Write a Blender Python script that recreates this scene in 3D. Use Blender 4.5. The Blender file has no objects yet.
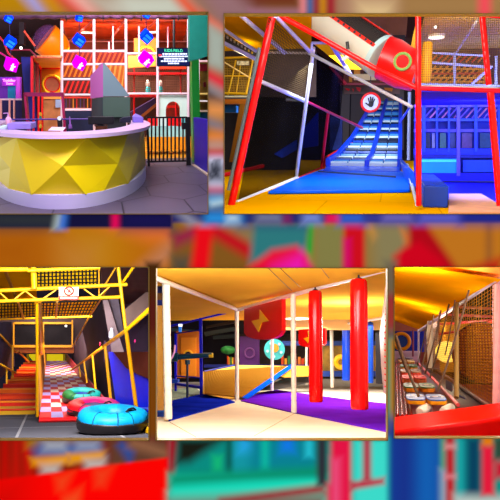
import bpy, bmesh, math, random
from mathutils import Vector, Matrix

random.seed(7)
C = bpy.context.scene.collection
FPX = 600.0                       # focal length in pixels of a 500 px wide picture
CAM = Vector((0.0, -6.0, 8.0))

# ---------------------------------------------------------------- camera
cd = bpy.data.cameras.new('camera')
cd.sensor_width = 36.0
cd.lens = 36.0 * FPX / 500.0
cd.clip_end = 400.0
cam = bpy.data.objects.new('camera', cd)
C.objects.link(cam)
cam.location = CAM
cam.rotation_euler = (math.pi / 2, 0, 0)
bpy.context.scene.camera = cam

# ---------------------------------------------------------------- world, exposure
w = bpy.data.worlds.new('world')
bpy.context.scene.world = w
w.use_nodes = True
bg = w.node_tree.nodes['Background']
bg.inputs[0].default_value = (1.0, 0.98, 0.96, 1)
bg.inputs[1].default_value = 1.0
vs = bpy.context.scene.view_settings
vs.view_transform = 'Standard'
vs.look = 'None'
vs.exposure = 0.0
vs.gamma = 1.0
vs.use_curve_mapping = False


class Room:
    """A play room seen through its own opening; its depth axis runs from the eye to the room's vanishing point."""
    def __init__(s, vu, vv):
        s.vu, s.vv = vu, vv
        ey = Vector(((vu - 250) / FPX, 1.0, -(vv - 250) / FPX)).normalized()
        ex = (Vector((1, 0, 0)) - ey * ey.x).normalized()
        ez = ex.cross(ey)
        s.R = Matrix((ex, ey, ez)).transposed()
        s.M = Matrix.Translation(CAM) @ s.R.to_4x4()
        s.Ri = s.R.transposed()

    def d(s, u, v):
        return s.Ri @ Vector(((u - 250) / FPX, 1.0, -(v - 250) / FPX))

    def P(s, u, v, Y):
        k = s.d(u, v)
        return k * (Y / k.y)

    def Z(s, u, v, z):
        k = s.d(u, v)
        return k * (z / k.z)

    def X(s, u, v, x):
        k = s.d(u, v)
        return k * (x / k.x)

    def px(s, n, Y):
        return n * Y / FPX


def area_light(room, name, p, size, energy, col, target=None, sy=None):
    l = bpy.data.lights.new(name, 'AREA')
    l.energy = energy
    l.color = col
    l.size = size
    if sy:
        l.shape = 'RECTANGLE'
        l.size_y = sy
    o = bpy.data.objects.new(name, l)
    C.objects.link(o)
    p = Vector(p)
    if target is None:
        rot = room.R.to_4x4()
    else:
        d = room.R @ (Vector(target) - p)
        rot = d.to_track_quat('-Z', 'Y').to_matrix().to_4x4()
    o.matrix_world = Matrix.Translation(room.M @ p) @ rot
    return o


def point_light(room, name, p, energy, col, r=0.3):
    l = bpy.data.lights.new(name, 'POINT')
    l.energy = energy
    l.color = col
    l.shadow_soft_size = r
    o = bpy.data.objects.new(name, l)
    C.objects.link(o)
    o.location = room.M @ Vector(p)
    return o


A = Room(100, 100)
B = Room(392, 140)
CC = Room(45, 375)
D = Room(290, 363)
E = Room(396, 343)
AH, BH, CH, DH, EH = 1.58, 1.5, 1.2, 1.13, 1.0
# lamps of the five rooms, with fill lights added for brightness
area_light(A, 'lamp_reception_hall', (0.0, 7.4, 2.3), 2.4, 260, (1.0, 0.95, 0.95), (-0.4, 9.6, -1.2), 1.4)
area_light(A, 'lamp_reception_middle', (0.3, 12.5, 2.7), 2.5, 190, (1.0, 0.9, 0.98), (0.2, 13.0, -1.6), 2.5)
area_light(A, 'lamp_reception_purple', (-1.5, 7.4, 1.8), 0.8, 90, (0.35, 0.1, 1.0), (-1.0, 9.0, -1.5))
area_light(A, 'lamp_play_levels', (0.6, 21.5, 2.35), 3.0, 800, (1.0, 0.86, 0.7), (0.6, 24.0, -1.0))
area_light(A, 'fill_frame_front', (0.6, 16.3, 3.0), 3.0, 500, (1.0, 0.88, 0.92), (0.6, 19.5, 0.0), 2.0)  # fill light added ahead of the white frame to brighten it
area_light(B, 'lamp_slide_hall', (-1.4, 11.2, 2.65), 2.5, 360, (1.0, 0.97, 0.9), (-1.4, 15.0, -1.5), 2.0)
area_light(B, 'lamp_hall_middle', (-2.2, 20.0, 2.65), 2.5, 650, (0.9, 0.93, 1.0), (-2.2, 21.5, -1.5), 4.0)
area_light(B, 'lamp_roller_slide', (-1.2, 33.0, 5.0), 3.0, 1000, (0.7, 0.85, 1.0), (-1.2, 36.0, 0.0), 4.0)
area_light(B, 'lamp_netted_floor', (1.9, 14.6, 2.6), 1.5, 80, (1.0, 0.92, 0.78), (1.9, 17.5, 1.0))
area_light(B, 'lamp_blue_room', (2.6, 16.5, 0.9), 2.0, 620, (0.12, 0.22, 1.0), (2.6, 19.5, -1.0))
area_light(CC, 'lamp_ramp_hall', (0.8, 10.5, 2.3), 2.0, 560, (1.0, 0.95, 0.88), (0.7, 15.0, -0.6), 2.0)
area_light(CC, 'lamp_ramp_middle', (0.9, 20.0, 1.75), 2.2, 330, (1.0, 0.92, 0.8), (0.9, 22.0, -1.2), 4.0)
area_light(CC, 'lamp_ramp_top', (0.3, 36.0, 3.0), 3.0, 700, (1.0, 0.88, 0.55), (0.2, 38.0, -1.0), 8.0)
area_light(D, 'lamp_bag_hall', (0.0, 8.2, 1.6), 3.0, 260, (1.0, 0.99, 0.97), (0, 11, -.6), 1.6)
point_light(D, 'fill_bag_hall', (-0.3, 8.0, 1.2), 140, (1.0, 0.99, 0.97), 0.4)  # added fill near the opening, lights the hall from the front
point_light(D, 'fill_bag_back', (1.6, 17, 0.9), 330, (1.0, 0.95, 0.85), 0.4)  # added fill without a fixture, lifts the back of the hall
area_light(D, 'lamp_far_hall', (-1.0, 24.0, 1.4), 5.0, 430, (1.0, 0.93, 0.8), None, 5.0)
area_light(E, 'lamp_bridge', (0.6, 9.5, 0.92), 1.0, 140, (1.0, 0.88, 0.7), None, 4.0)
point_light(E, 'fill_bridge_near', (0.3, 7.6, 0.85), 90, (1.0, 0.88, 0.7), 0.3)  # added fill by the opening, brightens the dark bridge
area_light(E, 'lamp_drum', (2.0, 10.5, 0.95), 1.0, 30, (1.0, 0.85, 0.6), None, 4.0)
area_light(E, 'lamp_far_end', (0.3, 19.0, 0.85), 1.2, 260, (1.0, 0.85, 0.8), None, 8.0)
point_light(B, 'lamp_lit_cage', tuple(B.P(238, 60, 17.5)), 60, (1.0, 0.85, 0.4), 0.2)
area_light(CC, 'fill_stairs', (-0.5, 9.5, 1.95), 1.2, 420, (1.0, 0.93, 0.8), (-0.5, 22.0, -0.5), 1.0)  # extra light added for stairs and grates, no fixture
point_light(E, 'fill_drum', (1.75, 9.0, 0.3), 80, (1.0, 0.85, 0.6), 0.15)  # added fill beside the view, brightens the drum
point_light(B, 'fill_tube_slide', (0.2, 11.6, 2.6), 90, (1.0, 0.97, 0.92), 0.25)  # fill put above the view to brighten the white tube
point_light(D, 'fill_badge', (-1.9, 9.4, 1.3), 170, (1.0, 0.99, 0.97), 0.3)  # fill put at the left to lift the red badge
area_light(D, 'fill_back_floor', (2.2, 21.5, 1.4), 3.0, 330, (1.0, 0.98, 0.94), None, 4.0)  # fill added for the far cream floor
point_light(E, 'fill_bridge_middle', (0.3, 13.0, 0.35), 45, (1.0, 0.88, 0.72), 0.25)  # bare fill light in mid-air over the boards, no fixture
point_light(E, 'fill_disc', (1.0, 14.0, 0.3), 45, (1.0, 0.88, 0.6), 0.2)  # fill added to lighten the bridge around the disc


# ---------------------------------------------------------------- materials
def lin(c):
    return tuple(((x / 255.0) / 12.92 if x / 255.0 <= 0.04045 else ((x / 255.0 + 0.055) / 1.055) ** 2.4) for x in c)


MATS = {}


def mat(col, rough=0.5, noise=0.0, scale=6.0, emit=0.0, metal=0.0, alpha=1.0, bump=0.0, spec=0.25):
    """A procedural material: one colour, with gentle mottling and an uneven surface."""
    key = (tuple(col), rough, noise, scale, emit, metal, alpha, bump, spec)
    if key in MATS:
        return MATS[key]
    m = bpy.data.materials.new('surface')
    m.use_nodes = True
    nt = m.node_tree
    b = nt.nodes['Principled BSDF']
    c = (*lin(col), 1)
    b.inputs['Base Color'].default_value = c
    b.inputs['Roughness'].default_value = rough
    b.inputs['Metallic'].default_value = metal
    b.inputs['Specular IOR Level'].default_value = spec
    if alpha < 1:
        b.inputs['Alpha'].default_value = alpha
    if emit:
        b.inputs['Emission Color'].default_value = c
        b.inputs['Emission Strength'].default_value = emit
    if noise or bump:
        tc = nt.nodes.new('ShaderNodeTexCoord')
        n = nt.nodes.new('ShaderNodeTexNoise')
        n.inputs['Scale'].default_value = scale
        n.inputs['Detail'].default_value = 4
        nt.links.new(tc.outputs['Object'], n.inputs['Vector'])
        if noise:
            r = nt.nodes.new('ShaderNodeValToRGB')
            r.color_ramp.elements[0].position = 0.3
            r.color_ramp.elements[1].position = 0.7
            lo = tuple(x * (1 - noise) for x in c[:3])
            hi = tuple(min(1, x * (1 + noise) + 0.01 * noise) for x in c[:3])
            r.color_ramp.elements[0].color = (*lo, 1)
            r.color_ramp.elements[1].color = (*hi, 1)
            nt.links.new(n.outputs['Fac'], r.inputs[0])
            nt.links.new(r.outputs[0], b.inputs['Base Color'])
        if bump:
            bp = nt.nodes.new('ShaderNodeBump')
            bp.inputs['Strength'].default_value = bump
            nt.links.new(n.outputs['Fac'], bp.inputs['Height'])
            nt.links.new(bp.outputs[0], b.inputs['Normal'])
    MATS[key] = m
    return m


def attr_mat(name, rough=0.6):
    m = bpy.data.materials.new('print')
    m.use_nodes = True
    nt = m.node_tree
    b = nt.nodes['Principled BSDF']
    b.inputs['Roughness'].default_value = rough
    b.inputs['Specular IOR Level'].default_value = 0.0
    a = nt.nodes.new('ShaderNodeVertexColor')
    a.layer_name = name
    nt.links.new(a.outputs[0], b.inputs['Base Color'])
    return m


def brick_mat(c1, c2, cm, sx, sy, mortar=0.02, rough=0.5, offset=0.5):
    """Tiles with joints, laid out in metres on the object's own x and y."""
    m = bpy.data.materials.new('tiles')
    m.use_nodes = True
    nt = m.node_tree
    b = nt.nodes['Principled BSDF']
    b.inputs['Roughness'].default_value = rough
    b.inputs['Specular IOR Level'].default_value = 0.0
    tc = nt.nodes.new('ShaderNodeTexCoord')
    br = nt.nodes.new('ShaderNodeTexBrick')
    br.offset = offset
    br.inputs['Color1'].default_value = (*lin(c1), 1)
    br.inputs['Color2'].default_value = (*lin(c2), 1)
    br.inputs['Mortar'].default_value = (*lin(cm), 1)
    br.inputs['Scale'].default_value = 1
    br.inputs['Mortar Size'].default_value = mortar
    br.inputs['Brick Width'].default_value = sx
    br.inputs['Row Height'].default_value = sy
    nt.links.new(tc.outputs['Object'], br.inputs['Vector'])
    nt.links.new(br.outputs['Color'], b.inputs['Base Color'])
    return m


# ---------------------------------------------------------------- mesh building
class MB:
    def __init__(s):
        s.v = []
        s.f = []

    def add(s, vs, fs):
        k = len(s.v)
        s.v += [Vector(x) for x in vs]
        s.f += [tuple(i + k for i in f) for f in fs]
        return s

    def bar(s, p, q, r, n=10, r2=None):
        p, q = Vector(p), Vector(q)
        r2 = r if r2 is None else r2
        a = (q - p).normalized()
        x = a.cross(Vector((0, 0, 1)) if abs(a.z) < 0.9 else Vector((1, 0, 0))).normalized()
        y = a.cross(x)
        ring = lambda c, rr: [c + (x * math.cos(2 * math.pi * (i + .5) / n) + y * math.sin(2 * math.pi * (i + .5) / n)) * rr for i in range(n)]
        fs = [(i, (i + 1) % n, n + (i + 1) % n, n + i) for i in range(n)]
        fs += [tuple(range(n - 1, -1, -1)), tuple(range(n, 2 * n))]
        return s.add(ring(p, r) + ring(q, r2), fs)

    def path(s, pts, r, n=10):
        pts = [Vector(p) for p in pts]
        rings = []
        x = None
        for i, p in enumerate(pts):
            a = (pts[min(i + 1, len(pts) - 1)] - pts[max(i - 1, 0)]).normalized()
            if x is None:
                x = a.cross(Vector((0, 0, 1)) if abs(a.z) < 0.9 else Vector((1, 0, 0))).normalized()
            x = (x - a * x.dot(a)).normalized()
            y = a.cross(x)
            rr = r[i] if isinstance(r, (list, tuple)) else r
            rings.append([p + (x * math.cos(2 * math.pi * k / n) + y * math.sin(2 * math.pi * k / n)) * rr for k in range(n)])
        return s.loft(rings)

    def loft(s, rings, caps=True, closed=True):
        n = len(rings[0])
        vs = [v for r in rings for v in r]
        fs = []
        for j in range(len(rings) - 1):
            for i in range(n if closed else n - 1):
                a, b = j * n + i, j * n + (i + 1) % n
                fs.append((a, b, b + n, a + n))
        if caps and closed:
            fs += [tuple(range(n - 1, -1, -1)), tuple(range((len(rings) - 1) * n, len(rings) * n))]
        return s.add(vs, fs)

    def box(s, lo, hi):
        x0, y0, z0 = lo
        x1, y1, z1 = hi
        return s.add([(x0, y0, z0), (x1, y0, z0), (x1, y1, z0), (x0, y1, z0), (x0, y0, z1), (x1, y0, z1), (x1, y1, z1), (x0, y1, z1)],
                     [(3, 2, 1, 0), (4, 5, 6, 7), (0, 1, 5, 4), (1, 2, 6, 5), (2, 3, 7, 6), (3, 0, 4, 7)])

    def prism(s, pts, vec):
        vec = Vector(vec)
        pts = [Vector(p) for p in pts]
        n = len(pts)
        fs = [tuple(range(n - 1, -1, -1)), tuple(range(n, 2 * n))] + [(i, (i + 1) % n, n + (i + 1) % n, n + i) for i in range(n)]
        return s.add(pts + [p + vec for p in pts], fs)

    def lathe(s, c, axis, prof, n=24, caps=True):
        c = Vector(c)
        a = Vector(axis).normalized()
        x = a.cross(Vector((0, 0, 1)) if abs(a.z) < 0.9 else Vector((1, 0, 0))).normalized()
        y = a.cross(x)
        rings = [[c + a * t + (x * math.cos(2 * math.pi * i / n) + y * math.sin(2 * math.pi * i / n)) * r for i in range(n)] for r, t in prof]
        return s.loft(rings, caps)

    def torus(s, c, axis, R, r, n=28, m=10, flat=1.0):
        c = Vector(c)
        a = Vector(axis).normalized()
        x = a.cross(Vector((0, 0, 1)) if abs(a.z) < 0.9 else Vector((1, 0, 0))).normalized()
        y = a.cross(x)
        vs = []
        for i in range(n):
            d = x * math.cos(2 * math.pi * i / n) + y * math.sin(2 * math.pi * i / n)
            for k in range(m):
                t = 2 * math.pi * k / m
                vs.append(c + d * (R + r * math.cos(t)) + a * (r * flat * math.sin(t)))
        fs = [(i * m + k, ((i + 1) % n) * m + k, ((i + 1) % n) * m + (k + 1) % m, i * m + (k + 1) % m) for i in range(n) for k in range(m)]
        return s.add(vs, fs)

    def ball(s, c, rx, ry=None, rz=None, n=16, m=10):
        ry = rx if ry is None else ry
        rz = rx if rz is None else rz
        c = Vector(c)
        rings = []
        for j in range(m + 1):
            t = math.pi * j / m
            q = max(math.sin(t), 0.02)
            rings.append([c + Vector((rx * q * math.cos(2 * math.pi * i / n), ry * q * math.sin(2 * math.pi * i / n), -rz * math.cos(t))) for i in range(n)])
        return s.loft(rings)

    def net(s, a, b, c, d, nu, nv, r):
        """Cords knotted in squares over the quad a b c d."""
        a, b, c, d = map(Vector, (a, b, c, d))
        nrm = (b - a).cross(d - a).normalized()

        def cord(p, q):
            t = (q - p).normalized()
            e = t.cross(nrm) * r
            f = nrm * r
            s.add([p + e, p - e * .5 + f * .87, p - e * .5 - f * .87, q + e, q - e * .5 + f * .87, q - e * .5 - f * .87], [(0, 1, 4, 3), (1, 2, 5, 4), (2, 0, 3, 5)])
        for i in range(nu + 1):
            t = i / nu
            cord(a.lerp(b, t), d.lerp(c, t))
        for j in range(nv + 1):
            t = j / nv
            cord(a.lerp(d, t), b.lerp(c, t))
        return s


def mesh_of(mb, origin, name, m, bev=0.0, smooth=True):
    me = bpy.data.meshes.new(name)
    me.from_pydata([v - origin for v in mb.v], [], mb.f)
    bm = bmesh.new()
    bm.from_mesh(me)
    bmesh.ops.recalc_face_normals(bm, faces=bm.faces)
    bm.to_mesh(me)
    bm.free()
    if smooth:
        me.shade_smooth()
        me.set_sharp_from_angle(angle=math.radians(38))
    ms = m if isinstance(m, (list, tuple)) else [m]
    for x in ms:
        me.materials.append(x)
    o = bpy.data.objects.new(name, me)
    C.objects.link(o)
    if bev:
        b = o.modifiers.new('bevel', 'BEVEL')
        b.width = bev
        b.segments = 2
        b.limit_method = 'ANGLE'
    return o


class Thing:
    """Collects the parts of one thing in its room's coordinates; done() links it."""
    def __init__(s, room, name, label, cat, group=None, base=None, kind=None):
        s.room, s.name, s.label, s.cat, s.group, s.base, s.kind = room, name, label, cat, group, base, kind
        s.parts = []

    def add(s, name, mb, m, label=None, of=None, bev=0.0, smooth=True):
        s.parts.append((name, mb, m, label, of, bev, smooth))
        return len(s.parts) - 1

    def done(s):
        vs = [v for p in s.parts for v in p[1].v]
        if s.base is None:
            lo = [min(v[i] for v in vs) for i in range(3)]
            hi = [max(v[i] for v in vs) for i in range(3)]
            base = Vector(((lo[0] + hi[0]) / 2, (lo[1] + hi[1]) / 2, lo[2]))
        else:
            base = Vector(s.base)
        M = s.room.M @ Matrix.Translation(base)
        if len(s.parts) == 1:
            _n, mb, m, _l, _o, bev, sm = s.parts[0]
            o = mesh_of(mb, base, s.name, m, bev, sm)
            o.matrix_world = M
        else:
            o = bpy.data.objects.new(s.name, None)
            o.empty_display_size = 0.1
            C.objects.link(o)
            o.matrix_world = M
            made = []
            for n, mb, m, lab, of, bev, sm in s.parts:
                p = mesh_of(mb, base, n, m, bev, sm)
                p.parent = o if of is None else made[of]
                if lab:
                    p['label'] = lab
                made.append(p)
        if s.kind == 'structure':
            o['kind'] = 'structure'
        else:
            o['label'] = s.label
            o['category'] = s.cat
            if s.group:
                o['group'] = s.group
            if s.kind:
                o['kind'] = s.kind
        s.obj = o
        return o


def solo(room, name, mb, m, label, cat, group=None, bev=0.0, smooth=True, base=None, kind=None):
    t = Thing(room, name, label, cat, group, base, kind)
    t.add(name, mb, m, bev=bev, smooth=smooth)
    return t.done()


def wedge(room, u0, u1, z, th, Y0, Y1, v=None):
    """A floor or ceiling at height z between the sight planes of columns u0 and u1."""
    vv = (room.vv + 40 if z < 0 else room.vv - 40) if v is None else v
    k0, k1 = room.d(u0, vv), room.d(u1, vv)
    a, b_ = k0.x / k0.y, k1.x / k1.y
    return MB().prism([(a * Y0, Y0, z), (b_ * Y0, Y0, z), (b_ * Y1, Y1, z), (a * Y1, Y1, z)], (0, 0, -th if z < 0 else th))


def partition(room, u, v0, v1, Y0, Y1):
    """A thin dividing wall standing between two neighbouring rooms."""
    return MB().prism([room.P(u, v0, Y0), room.P(u, v0, Y1), room.P(u, v1, Y1), room.P(u, v1, Y0)], (.04, 0, 0))


def shell(room, name, mb, m, bev=0.0, smooth=False):
    t = Thing(room, name, None, None, kind='structure')
    t.add(name, mb, m, bev=bev, smooth=smooth)
    return t.done()


def copy_thing(o, M):
    """A copy of a thing and of each of its parts and sub-parts."""
    c = o.copy()
    C.objects.link(c)
    c.matrix_world = M
    for ch in list(o.children):
        k = ch.copy()
        C.objects.link(k)
        k.parent = c
        for g in list(ch.children):
            e = g.copy()
            C.objects.link(e)
            e.parent = k
    return c


def lettering(room, body, p, height, ux, uz, align='CENTER', depth=0.004):
    """Letters as a mesh: stands at p, runs along ux, upright along uz."""
    cu = bpy.data.curves.new('text', 'FONT')
    cu.body = body
    cu.size = height
    cu.align_x = align
    cu.align_y = 'CENTER'
    cu.extrude = depth
    t = bpy.data.objects.new('text', cu)
    C.objects.link(t)
    me = bpy.data.meshes.new_from_object(t.evaluated_get(bpy.context.evaluated_depsgraph_get()))
    ux, uz = Vector(ux).normalized(), Vector(uz).normalized()
    un = ux.cross(uz)
    p = Vector(p)
    mb = MB()
    mb.add([p + ux * v.co.x + uz * v.co.y + un * v.co.z for v in me.vertices], [tuple(f.vertices) for f in me.polygons])
    bpy.data.objects.remove(t)
    bpy.data.curves.remove(cu)
    bpy.data.meshes.remove(me)
    return mb


# ---------------------------------------------------------------- the printed wall with its five openings
OPEN = [(-4, 12.5, 208, 214), (224, 14, 504, 214), (-4, 267, 149, 440), (156, 268, 387.5, 440), (394, 267, 504, 438)]
BLUR = []


def blob(pts, col, soft=2.0):
    BLUR.append((pts, lin(col), soft * 1.6 if soft > 2.6 else soft))


def _edge(p, pts):
    """Signed distance of p to a convex polygon given in either turn; positive inside."""
    n = len(pts)
    area = sum(pts[i][0] * pts[(i + 1) % n][1] - pts[(i + 1) % n][0] * pts[i][1] for i in range(n))
    sg = 1 if area > 0 else -1
    m = 1e9
    for i in range(n):
        x0, y0 = pts[i]
        x1, y1 = pts[(i + 1) % n]
        L = math.hypot(x1 - x0, y1 - y0) or 1
        m = min(m, sg * ((x1 - x0) * (p[1] - y0) - (y1 - y0) * (p[0] - x0)) / L)
    return m


def R4(u0, v0, u1, v1):
    return [(u0, v0), (u1, v0), (u1, v1), (u0, v1)]


# the upper print
blob(R4(-10, -10, 510, 510), (150, 110, 70), 1)
blob(R4(-20, -20, 50, 20), (168, 120, 10), 10)
blob([(22, -5), (34, -5), (50, 16), (40, 16)], (150, 150, 215), 6)
blob([(38, -5), (56, -5), (66, 16), (52, 16)], (190, 130, 20), 6)
blob([(54, -5), (80, -5), (110, 20), (84, 20)], (225, 30, 25), 7)
blob([(66, -5), (84, -5), (104, 20), (94, 20)], (235, 160, 150), 6)
blob([(84, -5), (172, -5), (196, 20), (106, 20)], (190, 180, 165), 12)
blob([(120, -5), (172, -5), (196, 20), (126, 20)], (200, 205, 190), 12)
blob([(172, -5), (184, -5), (212, 22), (196, 22)], (235, 80, 40), 5)
blob([(186, -20), (260, -20), (260, 60), (214, 20)], (150, 110, 115), 10)
blob([(236, -8), (300, -8), (300, 9), (256, 9)], (110, 45, 25), 8)
blob(R4(250, 10, 300, 15), (165, 110, 135), 4)
blob(R4(300, -10, 307, 20), (225, 130, 135), 3)
blob(R4(307, -10, 314, 20), (60, 100, 160), 3)
blob(R4(314, -10, 320, 20), (150, 20, 50), 3)
blob(R4(320, -10, 327, 20), (200, 130, 15), 3)
blob(R4(327, -10, 337, 20), (160, 0, 40), 3)
blob(R4(337, -10, 402, 20), (170, 125, 100), 6)
blob(R4(360, 4, 392, 24), (235, 205, 150), 12)
blob(R4(400, -10, 510, 20), (165, 125, 75), 14)
blob(R4(478, -10, 491, 20), (240, 80, 90), 4)
# between the upper two openings
blob([(204, 14), (224, 28), (224, 34), (204, 20)], (240, 90, 45), 4)
blob([(205, 22), (227, 34), (227, 72), (205, 66)], (165, 175, 165), 6)
blob([(205, 68), (227, 80), (227, 92), (205, 80)], (230, 30, 60), 5)
blob([(205, 82), (227, 94), (227, 106), (205, 94)], (160, 150, 160), 6)
blob([(207, 90), (225, 100), (225, 106), (207, 100)], (45, 35, 40), 5)
blob(R4(205, 104, 227, 116), (235, 150, 80), 8)
blob([(205, 118), (227, 126), (227, 134), (205, 124)], (120, 120, 140), 5)
blob(R4(205, 132, 227, 142), (235, 130, 40), 6)
blob(R4(205, 142, 227, 152), (190, 150, 140), 6)
blob(R4(203, 150, 229, 194), (205, 25, 45), 4)
blob(R4(205, 156, 227, 187), (195, 200, 230), 4)
blob(R4(210, 167, 222, 180), (15, 18, 35), 5)
blob([(211, 163), (213, 162), (215, 172), (212, 172)], (25, 28, 45), 2.5)
blob([(214.5, 160), (216.5, 160), (217, 170), (214.5, 170)], (25, 28, 45), 2.5)
blob([(218, 159.5), (220, 159.5), (219.5, 170), (217.5, 170)], (25, 28, 45), 2.5)
blob([(207.5, 173), (209, 171), (213, 177), (211, 179)], (25, 28, 45), 2.5)
blob(R4(205, 194, 227, 210), (40, 150, 215), 6)
blob([(210, 202), (226, 199), (226, 204), (212, 207)], (190, 215, 225), 4)
blob([(208, 209), (226, 206), (226, 211), (208, 213)], (60, 60, 90), 4)
# the lower left print
blob(R4(-20, 228, 172, 520), (185, 105, 15), 1.5)
blob(R4(-20, 228, 40, 275), (165, 85, 10), 30)
blob(R4(80, 235, 115, 275), (190, 130, 15), 25)
blob(R4(66, 250, 92, 272), (190, 125, 50), 18)
blob([(120, 228), (172, 228), (172, 240), (150, 238)], (235, 115, 50), 10)
blob([(172, 240), (172, 256), (155, 268), (140, 268)], (190, 125, 90), 8)
# the lower right print
blob(R4(172, 222, 520, 520), (150, 115, 50), 1.5)
blob(R4(172, 222, 186, 234), (150, 105, 20), 4)
blob(R4(172, 232, 250, 275), (130, 85, 30), 4)
blob(R4(172, 256, 190, 275), (85, 75, 60), 6)
blob([(172, 236), (196, 224), (205, 234), (176, 246)], (150, 25, 70), 6)
blob([(224, 222), (255, 222), (255, 250), (222, 230)], (140, 115, 75), 5)
blob([(196, 228), (214, 222), (254, 246), (254, 262)], (190, 15, 30), 5)
blob([(196, 224), (214, 224), (208, 275), (190, 275)], (232, 12, 25), 4)
blob([(254, 222), (310, 222), (306, 260), (250, 262)], (45, 120, 125), 4)
blob([(309, 222), (315, 222), (312, 262), (305, 262)], (10, 160, 50), 3)
blob(R4(315, 222, 344, 275), (130, 125, 70), 4)
blob([(248, 268), (272, 250), (296, 246), (308, 256), (314, 275), (248, 275)], (232, 20, 60), 4)
blob([(275, 268), (300, 256), (308, 275), (270, 275)], (235, 30, 190), 8)
blob(R4(344, 222, 365, 275), (205, 15, 30), 3)
blob(R4(344, 240, 350, 275), (210, 10, 110), 4)
blob([(366, 222), (372, 222), (380, 236), (374, 240)], (240, 150, 25), 4)
blob(R4(372, 222, 415, 275), (135, 125, 85), 8)
blob([(402, 230), (410, 236), (412, 246), (406, 244)], (220, 120, 50), 4)
blob(R4(424, 222, 520, 275), (190, 115, 30), 6)
blob(R4(486, 222, 492, 275), (150, 90, 40), 4)
blob([(408, 222), (425, 222), (462, 275), (410, 275)], (175, 10, 25), 4)
blob([(394, 275), (394, 256), (404, 247), (420, 242), (440, 258), (452, 275)], (205, 5, 30), 4)
blob([(450, 275), (475, 266), (500, 258), (500, 275)], (190, 30, 20), 5)
# the dark band under the upper openings
blob(R4(-20, 212, 172, 228), (22, 20, 60), 2)
blob(R4(172, 212, 520, 222.5), (40, 42, 110), 2)
blob(R4(-20, 212, 56, 228), (45, 50, 55), 8)
blob([(57, 212), (63, 212), (60, 228), (54, 228)], (180, 195, 190), 4)
blob([(62, 212), (67, 212), (65, 228), (59, 228)], (40, 110, 220), 4)
blob(R4(112, 212, 119, 228), (235, 10, 90), 3)
blob(R4(125, 212, 172, 228), (25, 20, 80), 8)
blob([(176, 212), (186, 212), (200, 224), (190, 224)], (150, 150, 170), 5)
blob(R4(205, 212, 245, 224), (40, 140, 220), 5)
blob(R4(228, 215, 238, 221), (190, 215, 228), 5)
blob(R4(244, 212, 300, 224), (40, 45, 110), 8)
blob(R4(258, 213, 280, 221), (125, 130, 160), 6)
blob(R4(284, 212, 290, 222), (130, 30, 90), 4)
blob(R4(303, 212, 320, 223), (120, 140, 215), 5)
blob(R4(326, 212, 340, 223), (225, 25, 90), 3)
blob(R4(341, 212, 364, 223), (50, 100, 215), 6)
blob(R4(365, 212, 420, 223), (60, 60, 150), 6)
blob(R4(385, 214, 410, 220), (120, 110, 190), 6)
blob(R4(420, 212, 460, 223), (95, 95, 205), 6)
blob(R4(462, 212, 500, 222), (30, 40, 150), 8)
# the slivers between the lower openings
blob(R4(146, 262, 160, 500), (70, 40, 15), 3)
blob(R4(146, 300, 160, 345), (95, 25, 25), 12)
blob(R4(146, 345, 160, 450), (140, 75, 15), 14)
blob(R4(386, 262, 396, 300), (105, 95, 80), 5)
blob(R4(386, 296, 396, 330), (165, 10, 50), 6)
blob(R4(386, 330, 396, 340), (95, 80, 90), 6)
blob(R4(384, 340, 391, 425), (15, 165, 140), 4)
blob(R4(391, 340, 398, 425), (190, 120, 20), 3)
blob(R4(386, 418, 398, 450), (25, 60, 150), 8)
# the strip along the bottom: lower left print
blob(R4(-10, 438, 172, 510), (130, 25, 10), 2)
blob(R4(2, 438, 8, 482), (190, 10, 5), 4)
blob(R4(13, 438, 19, 480), (190, 20, 10), 4)
blob([(22, 438), (27, 438), (32, 478), (26, 478)], (205, 20, 10), 4)
blob(R4(28, 438, 100, 446), (165, 120, 30), 5)
blob([(34, 450), (40, 442), (100, 442), (105, 455), (70, 460), (36, 458)], (70, 95, 155), 5)
blob(R4(46, 442, 64, 449), (170, 175, 185), 6)
blob(R4(78, 442, 96, 449), (150, 160, 185), 6)
blob([(30, 458), (68, 455), (70, 463), (48, 468), (32, 466)], (228, 150, 10), 3)
blob([(68, 454), (106, 451), (104, 459), (70, 464)], (228, 150, 10), 3)
blob(R4(108, 438, 170, 470), (95, 60, 45), 6)
blob([(118, 446), (122, 440), (134, 452), (130, 464)], (40, 75, 150), 4)
blob([(132, 438), (172, 452), (172, 458), (130, 446)], (150, 100, 70), 6)
blob(R4(42, 465, 58, 474), (190, 185, 180), 5)
blob(R4(86, 460, 104, 469), (195, 190, 185), 5)
blob([(-10, 481), (172, 457), (172, 520), (-10, 520)], (252, 4, 2), 2.5)
blob(R4(-20, 484, 20, 520), (200, 10, 5), 25)
blob([(56, 478), (72, 473), (64, 490), (58, 490)], (240, 65, 25), 5)
blob([(95, 470), (112, 468), (104, 486), (96, 486)], (240, 60, 25), 5)
blob([(64, 498), (80, 490), (78, 510), (64, 510)], (240, 75, 30), 5)
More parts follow.
